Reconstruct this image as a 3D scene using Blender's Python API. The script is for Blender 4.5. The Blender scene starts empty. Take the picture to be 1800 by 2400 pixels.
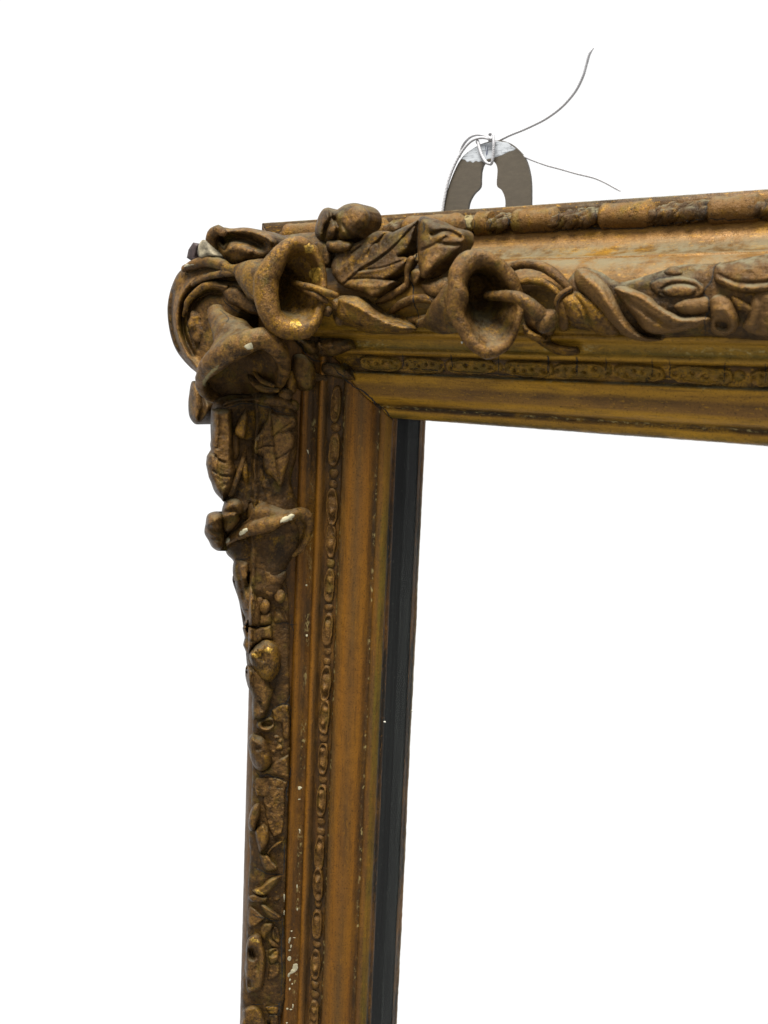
import bpy, bmesh, math, random
import numpy as np
from mathutils import Vector, Matrix, noise
from mathutils.bvhtree import BVHTree
random.seed(7); np.random.seed(7)
scene = bpy.context.scene
COL = scene.collection

# ------------------------------------------------------------------ camera
# the frame hangs in the XZ plane: back of the frame at Y = 0, front towards -Y,
# outer top left corner of the wood at the origin; metres
CAM = Vector((0.3504, -0.37493, -0.06603))
RIGHT = Vector((0.79867, 0.60026, 0.04256)).normalized()
FWD = Vector((-0.59123, 0.79589, -0.1304)).normalized()
UP = RIGHT.cross(FWD).normalized()
FPX = 2486.0                                   # focal length in pixels of the 1800 x 2400 photograph
cam_d = bpy.data.cameras.new('camera')
cam = bpy.data.objects.new('camera', cam_d)
COL.objects.link(cam)
m3 = Matrix((RIGHT, UP, -FWD)).transposed()
cam.matrix_world = Matrix.Translation(CAM) @ m3.to_4x4()
cam_d.sensor_fit = 'VERTICAL'
cam_d.sensor_height = 24.0
cam_d.lens = FPX / 2400 * 24.0
cam_d.clip_start = 0.01
cam_d.clip_end = 50
cam_d.dof.use_dof = True
cam_d.dof.focus_distance = 0.51
cam_d.dof.aperture_fstop = 18.0
scene.camera = cam

# ------------------------------------------------------------------ world, lamps, exposure
world = bpy.data.worlds.new('World')
scene.world = world
world.use_nodes = True
bg = world.node_tree.nodes['Background']
bg.inputs[0].default_value = (1, 1, 1, 1)
bg.inputs[1].default_value = 1.08
scene.view_settings.view_transform = 'Standard'
scene.view_settings.look = 'None'
scene.view_settings.exposure = 0
scene.view_settings.gamma = 1


def area_lamp(name, loc, target, size, energy, col):
    l = bpy.data.lights.new(name, 'AREA')
    l.shape = 'RECTANGLE'
    l.size, l.size_y = size
    l.energy = energy
    l.color = col
    o = bpy.data.objects.new(name, l)
    COL.objects.link(o)
    o.location = loc
    o.rotation_euler = (Vector(target) - Vector(loc)).to_track_quat('-Z', 'Y').to_euler()
    return o


area_lamp('ceiling_lamp', (0.22, -0.55, 1.15), (0.1, 0, -0.1), (0.65, 0.50), 82, (1.0, 0.97, 0.92))
scene.cycles.max_bounces = 8
scene.cycles.use_denoising = True


# ------------------------------------------------------------------ node helpers / materials
class NT:
    def __init__(s, name):
        s.m = bpy.data.materials.new(name)
        s.m.use_nodes = True
        s.t = s.m.node_tree
        s.t.nodes.clear()
        s.out = s.t.nodes.new('ShaderNodeOutputMaterial')
        s.b = s.t.nodes.new('ShaderNodeBsdfPrincipled')
        s.t.links.new(s.b.outputs[0], s.out.inputs[0])
        s.geo = s.t.nodes.new('ShaderNodeNewGeometry')

    def put(s, sock, v):
        if isinstance(v, bpy.types.NodeSocket):
            s.t.links.new(v, sock)
        elif isinstance(v, (tuple, list)):
            sock.default_value = tuple(v) + ((1,) if len(v) == 3 and sock.type == 'RGBA' else ())
        else:
            sock.default_value = v

    def math(s, op, a, b=0.0, c=0.0, clamp=False):
        n = s.t.nodes.new('ShaderNodeMath')
        n.operation = op
        n.use_clamp = clamp
        for i, v in enumerate((a, b, c)):
            s.put(n.inputs[i], v)
        return n.outputs[0]

    def pos(s, scale=(1, 1, 1), rot=(0, 0, 0)):
        n = s.t.nodes.new('ShaderNodeMapping')
        s.t.links.new(s.geo.outputs['Position'], n.inputs[0])
        n.inputs['Scale'].default_value = scale
        n.inputs['Rotation'].default_value = rot
        return n.outputs[0]

    def noise(s, scale, vec=None, detail=4.0, rough=0.55, dist=0.0):
        n = s.t.nodes.new('ShaderNodeTexNoise')
        s.t.links.new(vec if vec is not None else s.geo.outputs['Position'], n.inputs['Vector'])
        n.inputs['Scale'].default_value = scale
        n.inputs['Detail'].default_value = detail
        n.inputs['Roughness'].default_value = rough
        n.inputs['Distortion'].default_value = dist
        return n.outputs[0]

    def crackle(s, scale, vec=None, lo=0.0, hi=0.06):
        n = s.t.nodes.new('ShaderNodeTexVoronoi')
        n.feature = 'DISTANCE_TO_EDGE'
        s.t.links.new(vec if vec is not None else s.geo.outputs['Position'], n.inputs['Vector'])
        n.inputs['Scale'].default_value = scale
        return s.step(n.outputs['Distance'], lo, hi)

    def step(s, v, lo, hi, a=0.0, b=1.0):
        n = s.t.nodes.new('ShaderNodeMapRange')
        n.interpolation_type = 'SMOOTHSTEP'
        s.put(n.inputs['Value'], v)
        n.inputs['From Min'].default_value = lo
        n.inputs['From Max'].default_value = hi
        n.inputs['To Min'].default_value = a
        n.inputs['To Max'].default_value = b
        return n.outputs[0]

    def mix(s, f, a, b, mode='MIX'):
        n = s.t.nodes.new('ShaderNodeMix')
        n.data_type = 'RGBA'
        n.blend_type = mode
        s.put(n.inputs[0], f)
        s.put(n.inputs[6], a)
        s.put(n.inputs[7], b)
        return n.outputs[2]

    def ramp(s, v, stops, interp='LINEAR'):
        n = s.t.nodes.new('ShaderNodeValToRGB')
        s.put(n.inputs[0], v)
        r = n.color_ramp
        r.interpolation = interp
        while len(r.elements) < len(stops):
            r.elements.new(0.5)
        for e, (p, c) in zip(r.elements, stops):
            e.position = p
            e.color = tuple(c) + (1,) if not isinstance(c, (int, float)) else (c, c, c, 1)
        return n.outputs[0]

    def attr(s, name):
        n = s.t.nodes.new('ShaderNodeAttribute')
        n.attribute_name = name
        return n.outputs['Fac']

    def bump(s, h, dist, strength=1.0, prev=None):
        n = s.t.nodes.new('ShaderNodeBump')
        n.inputs['Distance'].default_value = dist
        n.inputs['Strength'].default_value = strength
        s.put(n.inputs['Height'], h)
        if prev is not None:
            s.t.links.new(prev, n.inputs['Normal'])
        return n.outputs[0]

    def normal_z(s):
        n = s.t.nodes.new('ShaderNodeSeparateXYZ')
        s.t.links.new(s.geo.outputs['Normal'], n.inputs[0])
        return n.outputs[2]

    def set(s, **k):
        for a, v in k.items():
            s.put(s.b.inputs[a.replace('_', ' ')], v)
        return s.m


BROWN = (0.060, 0.0310, 0.0088)
UMBER = (0.026, 0.0140, 0.0047)
TAN = (0.112, 0.0560, 0.0145)
GOLD = (0.215, 0.110, 0.0100)
OLIVE = (0.066, 0.0440, 0.0055)
ORANGE = (0.120, 0.0480, 0.0045)
GRIME = (0.0065, 0.0050, 0.0026)
DUST = (0.098, 0.088, 0.054)
CREAM = (0.20, 0.17, 0.09)


def ornament_material(name, gold=0.5, dust=0.6, dark=0.45, tint=None):
    s = NT(name)
    big = s.noise(55, detail=3)
    mid = s.noise(210, detail=5, rough=0.65)
    fine = s.noise(1100, detail=4, rough=0.7)
    c = s.mix(s.step(big, 0.30, 0.70), (0.0155, 0.0086, 0.0028), (0.041, 0.0202, 0.0054))
    c = s.mix(s.step(mid, 0.47, 0.78), c, (0.090, 0.0450, 0.0110))
    if tint:
        c = s.mix(0.6, c, tint)
    g = s.math('MULTIPLY', s.step(s.noise(150, s.pos((1, 1.3, 1)), 7, 0.75), 0.58 - 0.16 * gold, 0.68 - 0.12 * gold), s.step(fine, 0.36, 0.58))
    c = s.mix(s.math('MULTIPLY', g, 0.30 + 0.4 * gold), c, GOLD)
    ol = s.step(s.noise(130, s.pos((1.2, 1, 0.8)), 3), 0.52, 0.72)
    c = s.mix(s.math('MULTIPLY', ol, 0.65), c, OLIVE)
    gr = s.step(s.noise(480, s.pos((1, 1, 1.4)), 7, 0.78), 0.50 + 0.08 * (1 - dark), 0.64)
    c = s.mix(s.math('MULTIPLY', gr, 0.85), c, GRIME)
    sp = s.step(fine, 0.56, 0.68)
    c = s.mix(s.math('MULTIPLY', sp, 0.6), c, GRIME)
    lt = s.step(s.noise(1300, s.pos((1, 1, 1), (0.5, 0.2, 0)), 3, 0.7), 0.60, 0.70)
    c = s.mix(s.math('MULTIPLY', lt, 0.5), c, (0.115, 0.072, 0.024))
    # high points rubbed back to warm metal by handling
    we = s.math('MULTIPLY', s.attr('wear'), s.step(s.noise(330, None, 6, 0.75), 0.40, 0.60))
    c = s.mix(s.math('MULTIPLY', we, 0.60), c, s.mix(s.step(fine, 0.45, 0.65), (0.118, 0.0570, 0.0165), (0.205, 0.110, 0.020)))
    # dust that has settled on upward faces, broken up by noise
    up = s.step(s.normal_z(), 0.25, 0.95)
    du = s.math('MULTIPLY', up, s.step(s.noise(170, None, 5, 0.7), 0.38, 0.62))
    du = s.math('MULTIPLY', du, dust)
    c = s.mix(du, c, DUST)
    # hairline craze in the gesso
    cr = s.crackle(75, s.pos((1, 1, 1)), 0.0, 0.02)
    crm = s.step(s.noise(40, None, 2), 0.64, 0.68)
    crk = s.math('MULTIPLY', s.math('SUBTRACT', 1.0, cr), crm)
    # small worn-through chips of bare gesso
    ch = s.step(s.noise(520, None, 3, 0.6), 0.80, 0.81)
    c = s.mix(ch, c, CREAM)
    b1 = s.bump(mid, 0.0011, 0.6)
    b2 = s.bump(fine, 0.0005, 0.9, b1)
    rough = s.step(mid, 0.3, 0.7, 0.34, 0.58)
    rough = s.math('ADD', rough, s.math('MULTIPLY', du, 0.4))
    met = s.math('ADD', 0.12, s.math('MULTIPLY', g, 0.5))
    return s.set(Base_Color=c, Roughness=rough, Metallic=met, Normal=b2, Specular_IOR_Level=0.10)


def rail_material(name, axis):
    """gilt moulding; the attribute 'across' runs 0..1 over the width of the moulding"""
    s = NT(name)
    st = (0.06, 1, 1) if axis == 'x' else (1, 1, 0.06)
    grain = s.noise(800, s.pos(st), 6, 0.65)
    streak = s.noise(150, s.pos(tuple(v if v == 1 else 0.12 for v in st)), 4, 0.6)
    mid = s.noise(120, s.pos(tuple(v if v == 1 else 0.45 for v in st)), 5, 0.65)
    fine = s.noise(1500, None, 4, 0.7)
    big = s.noise(24, None, 3)
    a = s.attr('across')
    aw = s.math('ADD', a, s.math('MULTIPLY', s.math('SUBTRACT', mid, 0.5), 0.012))
    if axis == 'x':
        tone = s.ramp(aw, [(0.0, UMBER), (0.12, UMBER), (0.135, TAN), (0.17, TAN), (0.21, BROWN), (0.26, BROWN), (0.275, TAN), (0.33, BROWN), (0.40, BROWN), (0.56, OLIVE), (0.60, GOLD),
                           (0.66, OLIVE), (0.69, GOLD), (0.70, UMBER), (0.77, UMBER), (0.78, OLIVE), (0.79, GOLD), (0.82, GOLD), (0.845, BROWN), (0.885, TAN), (0.90, GOLD),
                           (0.92, GOLD), (0.935, UMBER), (0.955, UMBER), (0.965, GOLD), (0.990, OLIVE), (0.996, GRIME), (1.0, GRIME)])
    else:
        tone = s.ramp(aw, [(0.0, UMBER), (0.40, BROWN), (0.580, UMBER), (0.590, ORANGE), (0.610, ORANGE), (0.617, UMBER), (0.664, UMBER), (0.671, ORANGE), (0.684, ORANGE), (0.691, BROWN),
                           (0.70, UMBER), (0.765, UMBER), (0.78, UMBER), (0.80, BROWN), (0.84, ORANGE), (0.885, BROWN),
                           (0.922, ORANGE), (0.935, UMBER), (0.955, BROWN), (0.975, BROWN), (0.984, OLIVE), (0.990, OLIVE), (0.996, GRIME), (1.0, GRIME)])
    c = tone
    if axis == 'z':
        br, tn, um, gl = (0.074, 0.0285, 0.0046), (0.128, 0.0510, 0.0068), (0.034, 0.0158, 0.0040), (0.150, 0.0640, 0.0048)
    else:
        br, tn, um, gl = (0.082, 0.0385, 0.0090), (0.145, 0.0700, 0.0130), (0.040, 0.0220, 0.0060), (0.270, 0.138, 0.0095)
    c = s.mix(s.step(streak, 0.42, 0.66, 0, 0.45), c, s.mix(s.step(big, 0.35, 0.65), br, tn))
    gm = s.math('MULTIPLY', s.step(s.noise(75, s.pos(tuple(v if v == 1 else 0.35 for v in st)), 6, 0.7), 0.48, 0.60), s.step(fine, 0.38, 0.54))
    gm = s.math('MULTIPLY', gm, s.ramp(a, [(0.0, 0), (0.125, 0), (0.14, 1), (0.25, 0.8), (0.262, 0.2), (0.40, 0.2), (0.50, 1), (0.815, 1), (0.835, 0.35), (0.89, 0.35), (0.905, 1), (1.0, 1)]))
    c = s.mix(s.math('MULTIPLY', gm, 0.65 if axis == 'x' else 0.40), c, gl)
    c = s.mix(s.step(grain, 0.50, 0.66, 0, 0.45), c, um)
    c = s.mix(s.math('MULTIPLY', s.step(fine, 0.53, 0.66), 0.6), c, GRIME)
    lt = s.step(s.noise(1300, s.pos(tuple(v if v == 1 else 0.3 for v in st), (0.1, 0.2, 0.05)), 3, 0.7), 0.58, 0.68)
    c = s.mix(s.math('MULTIPLY', lt, 0.45), c, gl)
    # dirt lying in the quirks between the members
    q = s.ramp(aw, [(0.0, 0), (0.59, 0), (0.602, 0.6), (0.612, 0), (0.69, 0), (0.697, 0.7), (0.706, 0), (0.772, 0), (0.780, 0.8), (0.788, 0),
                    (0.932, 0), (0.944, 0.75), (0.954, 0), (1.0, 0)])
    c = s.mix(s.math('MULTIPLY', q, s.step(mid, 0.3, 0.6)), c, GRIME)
    # crumbled edge of gesso showing as tiny pale flakes along the quirks
    fl = s.ramp(a, [(0.0, 0), (0.625, 0), (0.645, 0.75), (0.66, 0), (0.775, 0), (0.784, 0.95), (0.795, 0), (0.935, 0), (0.943, 1.0), (0.952, 0), (1.0, 0)])
    flm = s.math('MULTIPLY', s.step(s.noise(760, s.pos(tuple(v if v == 1 else 0.6 for v in st)), 4, 0.65), 0.54, 0.60), s.step(s.noise(60, None, 2), 0.42, 0.56))
    c = s.mix(s.math('MULTIPLY', fl, flm), c, (0.20, 0.155, 0.060))
    ch = s.step(s.noise(600, None, 3, 0.6), 0.80, 0.81)
    c = s.mix(ch, c, CREAM)
    up = s.step(s.normal_z(), 0.30, 0.95)
    du = s.math('MULTIPLY', up, s.step(s.noise(110, None, 5, 0.7), 0.36, 0.6))
    c = s.mix(s.math('MULTIPLY', du, 0.75), c, DUST)
    h = s.math('ADD', s.math('MULTIPLY', grain, 0.6), s.math('MULTIPLY', fine, 0.35))
    b = s.bump(h, 0.0005, 0.6)
    b = s.bump(mid, 0.0011, 0.5, b)
    rough = s.math('ADD', s.step(mid, 0.3, 0.7, 0.30, 0.52), s.math('MULTIPLY', du, 0.3))
    return s.set(Base_Color=c, Roughness=rough, Metallic=0.30, Normal=b, Specular_IOR_Level=0.12)


def plain_material(name, col, rough=0.6, metal=0.0, nscale=300, amt=0.35, bump=0.0003, spec=0.3):
    s = NT(name)
    n = s.noise(nscale, None, 5, 0.65)
    c = s.mix(s.step(n, 0.3, 0.7), tuple(v * (1 - amt) for v in col), tuple(min(1, v * (1 + amt)) for v in col))
    return s.set(Base_Color=c, Roughness=rough, Metallic=metal, Normal=s.bump(n, bump, 0.6), Specular_IOR_Level=spec)


M = {}
M['orn'] = ornament_material('gilt_gesso', 0.45, 0.40, 0.45)
M['orn_gold'] = ornament_material('gilt_gesso_bright', 0.9, 0.35, 0.35)
M['orn_dark'] = ornament_material('gilt_gesso_dull', 0.2, 0.45, 0.7)
M['orn_side'] = ornament_material('gilt_gesso_brown', 0.3, 0.35, 0.4)
M['orn_dusty'] = ornament_material('gilt_gesso_dusty', 0.2, 0.9, 0.35)
M['orn_pale'] = ornament_material('gilt_gesso_pale', 0.3, 0.7, 0.2, (0.105, 0.0565, 0.0190))
M['orn_warm'] = ornament_material('gilt_gesso_warm', 0.6, 0.3, 0.3)
M['rail_x'] = rail_material('gilt_moulding_across', 'x')
M['rail_z'] = rail_material('gilt_moulding_upright', 'z')
M['crack'] = plain_material('crack_dirt', (0.006, 0.005, 0.004), 0.9)
M['chip'] = plain_material('bare_gesso', (0.25, 0.225, 0.145), 0.85, 0, 600, 0.25)
M['chip_gold'] = plain_material('worn_gesso', (0.11, 0.085, 0.03), 0.7, 0, 600, 0.4)
M['gold_and_glint'] = plain_material('gold_leaf_and_glints', (0.21, 0.125, 0.018), 0.45, 0.45, 900, 0.7, 0.0008)
def rebate_material():
    s = NT('blackened_rebate')
    st = s.noise(500, s.pos((1, 1, 0.03)), 4, 0.6)
    sp = s.noise(1200, None, 3, 0.6)
    c = s.mix(s.step(st, 0.42, 0.70), (0.0008, 0.0011, 0.0009), (0.0040, 0.0050, 0.0042))
    c = s.mix(s.step(sp, 0.68, 0.72), c, (0.06, 0.06, 0.05))
    return s.set(Base_Color=c, Roughness=0.6, Normal=s.bump(st, 0.0003, 0.5), Specular_IOR_Level=0.12)


M['black'] = rebate_material()
M['chip_corner'] = plain_material('stained_gesso', (0.135, 0.115, 0.075), 0.8, 0, 260, 0.6)
M['wood'] = plain_material('old_wood', (0.06, 0.042, 0.026), 0.8, 0, 120, 0.4)
M['shard'] = plain_material('old_dark_glue', (0.020, 0.012, 0.011), 0.6, 0, 500, 0.4)


def plate_material():
    s = NT('dull_steel')
    n = s.noise(260, s.pos((1, 1, 3)), 5, 0.65)
    f = s.noise(1400, s.pos((3, 1, 1)), 3, 0.6)
    c = s.mix(s.step(n, 0.35, 0.7), (0.046, 0.0370, 0.0250), (0.055, 0.0445, 0.0300))
    c = s.mix(s.step(f, 0.62, 0.8, 0, 0.25), c, (0.03, 0.025, 0.018))
    return s.set(Base_Color=c, Roughness=0.5, Metallic=0.35, Normal=s.bump(f, 0.0001, 0.5))


def paint_material():
    s = NT('brushed_white_paint')
    st = s.noise(700, s.pos((0.35, 1, 2.0), (0, math.radians(-14), 0)), 4, 0.6)
    c = s.mix(s.step(st, 0.48, 0.72), (0.25, 0.265, 0.28), (0.10, 0.108, 0.116))
    c = s.mix(s.step(s.noise(900, None, 3), 0.66, 0.72), c, (0.06, 0.06, 0.065))
    return s.set(Base_Color=c, Roughness=0.5, Normal=s.bump(st, 0.0001, 0.5))


def mirror_material():
    s = NT('silvered_mirror')
    t = s.t
    g = t.nodes.new('ShaderNodeBsdfGlossy')
    g.inputs['Roughness'].default_value = 0.0
    g.inputs['Color'].default_value = (0.965, 0.965, 0.965, 1)
    d = t.nodes.new('ShaderNodeBsdfDiffuse')
    d.inputs['Color'].default_value = (0.60, 0.66, 0.60, 1)
    mx = t.nodes.new('ShaderNodeMixShader')
    dust = s.math('ADD', s.step(s.noise(420, s.pos((1, 1, 0.04)), 4), 0.35, 0.7, 0.005, 0.016), s.step(s.noise(1100, None, 2), 0.71, 0.76, 0, 0.10))
    t.links.new(dust, mx.inputs[0])
    t.links.new(g.outputs[0], mx.inputs[1])
    t.links.new(d.outputs[0], mx.inputs[2])
    t.links.new(mx.outputs[0], s.out.inputs[0])
    t.nodes.remove(s.b)
    return s.m


M['plate'] = plate_material()
M['paint'] = paint_material()
M['mirror'] = mirror_material()
M['string'] = plain_material('white_cord', (0.27, 0.27, 0.28), 0.6, 0, 1200, 0.1)
M['pen'] = plain_material('blue_black_ink', (0.03, 0.035, 0.07), 0.5)
M['penny'] = plain_material('pale_grit', (0.30, 0.29, 0.24), 0.8)


# ------------------------------------------------------------------ object helpers
def link(o, parent=None):
    COL.objects.link(o)
    if parent is not None:
        o.parent = parent
    return o


def mesh_obj(name, verts, faces, mat, parent=None, smooth=True, attrs=None):
    me = bpy.data.meshes.new(name)
    me.from_pydata([tuple(v) for v in verts], [], faces)
    me.update()
    bm = bmesh.new()
    bm.from_mesh(me)
    bmesh.ops.recalc_face_normals(bm, faces=bm.faces)
    bm.to_mesh(me)
    bm.free()
    if smooth:
        me.shade_smooth()
    if attrs:
        for k, vals in attrs.items():
            a = me.attributes.new(k, 'FLOAT', 'POINT')
            a.data.foreach_set('value', np.asarray(vals, np.float32))
    me.materials.append(mat)
    o = bpy.data.objects.new(name, me)
    link(o, parent)
    return o


def fbm(p, scale, octs=3):
    v, a, t = 0.0, 1.0, 0.0
    q = Vector(p) * scale
    for _ in range(octs):
        v += a * noise.noise(q)
        t += a
        a *= 0.5
        q = q * 2.03 + Vector((3.1, 1.7, 5.3))
    return v / t


def ray(px, py):
    d = RIGHT * ((px - 900) / FPX) - UP * ((py - 1200) / FPX) + FWD
    return d.normalized()


def on_h(px, py, h):
    """point of the sight line through a photograph pixel that lies h metres in front of the frame's back"""
    d = ray(px, py)
    t = (-h - CAM.y) / d.y
    return CAM + d * t


# ------------------------------------------------------------------ moulding
def arc(cx, cy, rx, ry, a0, a1, n):
    return [(cx + rx * math.cos(math.radians(a0 + (a1 - a0) * i / (n - 1))), cy + ry * math.sin(math.radians(a0 + (a1 - a0) * i / (n - 1)))) for i in range(n)]


def interp(pts, n):
    out = []
    for (a, b) in zip(pts, pts[1:]):
        for i in range(n):
            out.append((a[0] + (b[0] - a[0]) * i / n, a[1] + (b[1] - a[1]) * i / n))
    out.append(pts[-1])
    return out


VE, HE, HM = 0.085, 0.012, 0.0024
profile = []
profile += interp([(0.0, 0.0), (0.0, 0.0075), (0.002, 0.0085), (0.0105, 0.0095)], 4)
profile += arc(0.0108, 0.0250, 0.0112, 0.0150, -86, -4, 14)              # cove
profile += [(0.0222, 0.0252), (0.0227, 0.0259), (0.0233, 0.0257)]
profile += arc(0.037, 0.026, 0.0137, 0.0150, 178, 28, 32)                 # torus
profile += [(0.0496, 0.0326), (0.0502, 0.0331), (0.0511, 0.0331), (0.0518, 0.0325), (0.0523, 0.0310)]
profile += interp([(0.0529, 0.0300), (0.0558, 0.0292)], 3)
profile += [(0.0567, 0.0292), (0.0573, 0.0296), (0.0581, 0.0294), (0.0587, 0.0283), (0.0590, 0.0268)]
profile += interp([(0.0593, 0.0254), (0.0656, 0.0228)], 5)                # bed of the beads
profile += [(0.0660, 0.0231), (0.0664, 0.0240)]
profile += arc(0.0692, 0.0180, 0.0100, 0.0068, 106, 14, 16)               # broad ovolo
profile += [(0.0792, 0.0186), (0.0797, 0.0178), (0.0803, 0.0172)]
profile += arc(0.0815, 0.0141, 0.0034, 0.0034, 105, -20, 10)              # sight bead
profile += [(VE + 0.0001, 0.0122), (VE, HE - 0.0012)]
N_FRONT = len(profile)


def moulding(name, axis, length, mat):
    step = 0.0011
    n = int(length / step)
    verts, faces, acr = [], [], []
    pv = [p[0] for p in profile]
    np_ = len(profile)
    for j in range(n + 1):
        for i, (v, h) in enumerate(profile):
            s0 = v + 0.00012                                    # mitre, with the hairline gap of the opened joint
            s = s0 + (length - s0) * (j / n)
            u = s if axis == 'x' else s
            P = Vector((u, -h, -v)) if axis == 'x' else Vector((v, -h, -u))
            if 3 < i < N_FRONT - 1:
                w = Vector((P.x * (0.25 if axis == 'x' else 1), P.y, P.z * (1 if axis == 'x' else 0.25)))
                d = 0.00028 * fbm(w, 160) + 0.00022 * fbm(P, 420, 2)
                P = P + Vector((0, -d, 0)) + (Vector((0, 0, -d * 0.5)) if axis == 'x' else Vector((d * 0.5, 0, 0)))
            if j < 3:
                e = 0.0004 * abs(fbm(P, 700, 3)) * (1 - j / 3)
                P = P + (Vector((e, 0, 0)) if axis == 'x' else Vector((0, 0, -e)))
            verts.append(P)
            acr.append(min(v / VE, 0.990) if i < N_FRONT - 4 else 1.0)
    for j in range(n):
        for i in range(np_ - 1):
            a = j * np_ + i
            faces.append((a, a + 1, a + np_ + 1, a + np_))
    # end faces down to the back plane close the timber
    base = len(verts)
    for jj in (0, n):
        k0 = len(verts)
        for i in range(np_):
            P = verts[jj * np_ + i]
            verts.append(Vector((P.x, 0.0004, P.z)))
            acr.append(acr[i])
        for i in range(np_ - 1):
            faces.append((jj * np_ + i, jj * np_ + i + 1, k0 + i + 1, k0 + i))
    return mesh_obj(name, verts, faces, mat, None, True, {'across': acr})


root = bpy.data.objects.new('framed_mirror', None)
COL.objects.link(root)
root.empty_display_size = 0.05
root['label'] = 'old gilt framed mirror with moulded trumpet flowers and scrolls at its corner'
root['category'] = 'mirror'

TOP_L, SIDE_L = 0.46, 0.62
rail_top = moulding('frame_rail', 'x', TOP_L, M['rail_x'])
rail_top.parent = root
rail_top['label'] = 'horizontal gilt rail with ribbon-bound rods along its outer edge'
rail_side = moulding('frame_rail', 'z', SIDE_L, M['rail_z'])
rail_side.parent = root
rail_side['label'] = 'upright gilt rail with orange-brown flat and dusty ornament'

# blackened inner face of the rebate, behind the sight edge, down to the mirror
for ax in 'xz':
    L = TOP_L if ax == 'x' else SIDE_L
    pr = [(VE - 0.0001, HE - 0.0010), (VE - 0.0003, HE - 0.0018), (VE - 0.0004, HM - 0.0006), (VE - 0.006, HM - 0.0006), (VE - 0.006, HE - 0.0010)]
    vs, fs = [], []
    n = 60
    for j in range(n + 1):
        for v, h in pr:
            s = v + (L - v) * j / n
            w = 0.00012 * noise.noise(Vector((s * 90, v * 300, 0)))
            vs.append((s, -h, -v - w) if ax == 'x' else (v + w, -h, -s))
    k = len(pr)
    for j in range(n):
        for i in range(k):
            fs.append((j * k + i, j * k + (i + 1) % k, (j + 1) * k + (i + 1) % k, (j + 1) * k + i))
    o = mesh_obj('rebate_edge', vs, fs, M['black'], rail_top if ax == 'x' else rail_side, False)

# the mirror pane with a real thickness
g0 = VE - 0.005
vs = [(g0, -HM, -g0), (TOP_L, -HM, -g0), (TOP_L, -HM, -SIDE_L), (g0, -HM, -SIDE_L)]
vs += [(x, y + 0.0018, z) for x, y, z in vs]
fs = [(0, 1, 2, 3), (7, 6, 5, 4), (0, 4, 5, 1), (1, 5, 6, 2), (2, 6, 7, 3), (3, 7, 4, 0)]
pane = mesh_obj('mirror_glass', vs, fs, M['mirror'], root, False)

# ---- smooth reference surface used to lay the ornaments on
ref_prof = [(-0.0, 0.0), (0.0, 0.009), (0.004, 0.0135), (0.0220, 0.0310)] + arc(0.037, 0.026, 0.0150, 0.0155, 155, 0, 40) + [(0.0565, 0.0290), (0.066, 0.0242), (0.079, 0.0187), (0.085, 0.012)]
rv, rf = [], []
for ax in 'xz':
    L = 0.7
    b0 = len(rv)
    n = 60
    for j in range(n + 1):
        for v, h in ref_prof:
            s = v + (L - v) * (j / n) ** 1.5
            rv.append(Vector((s, -h, -v)) if ax == 'x' else Vector((v, -h, -s)))
    k = len(ref_prof)
    for j in range(n):
        for i in range(k - 1):
            q = (b0 + j * k + i, b0 + j * k + i + 1, b0 + (j + 1) * k + i + 1, b0 + (j + 1) * k + i)
            rf.append(q if ax == 'z' else q[::-1])
REF = BVHTree.FromPolygons(rv, rf)


def surf(px, py):
    """rail point and outward normal seen at a pixel; off the rails, the nearest point of the sight line to them"""
    d = ray(px, py)
    hit, nrm, _, _ = REF.ray_cast(CAM, d)
    if hit is None:
        best = None
        for k in range(46):
            P = CAM + d * (0.40 + k * 0.005)
            loc, nn, _, dist = REF.find_nearest(P)
            if loc is not None and (best is None or dist < best[0]):
                best = (dist, P, nn, loc)
        return best[1], (best[1] - best[3]).normalized(), d
    if nrm.dot(d) > 0:
        nrm = -nrm
    return hit, nrm, d


def S(px, py, lift_mm):
    hit, nrm, d = surf(px, py)
    c = max(0.40, abs(nrm.dot(d)))
    return hit - d * (lift_mm * 0.001 / c)


def pt(t, zoom):
    """(x, y, lift) above the rail or (x, y, h, 'h') above the back plane; x, y in the tracing's own scale"""
    x, y = zoom[0] + t[0] / zoom[2], zoom[1] + t[1] / zoom[2]
    if len(t) > 3 and t[3] == 'h':
        return on_h(x, y, t[2] * 0.001)
    return S(x, y, t[2])


Z1 = (380, 460, 3.190)
Z2 = (800, 480, 2.765)
Z3 = (1200, 440, 2.765)
Z4 = (960, 80, 2.9625)
Z5 = (420, 900, 2.765)
Z6 = (500, 1350, 3.318)
Z7 = (500, 1850, 3.318)
Z8 = (770, 500, 5.184)
Z9 = (470, 930, 5.184)
Z10 = (540, 1300, 8.506)
Z11 = (560, 1560, 7.375)
Z12 = (560, 1840, 7.9)
Z13 = (560, 2120, 7.9)


def catmull(P, n, closed=False):
    P = [np.array(p, float) for p in P]
    out = []
    m = len(P)
    segs = m if closed else m - 1
    for i in range(segs):
        if closed:
            a, b, c, d = P[(i - 1) % m], P[i], P[(i + 1) % m], P[(i + 2) % m]
        else:
            a, b, c, d = P[max(i - 1, 0)], P[i], P[i + 1], P[min(i + 2, m - 1)]
        for k in range(n):
            t = k / n
            out.append(0.5 * ((2 * b) + (-a + c) * t + (2 * a - 5 * b + 4 * c - d) * t * t + (-a + 3 * b - 3 * c + d) * t ** 3))
    if not closed:
        out.append(P[-1])
    return out


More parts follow.
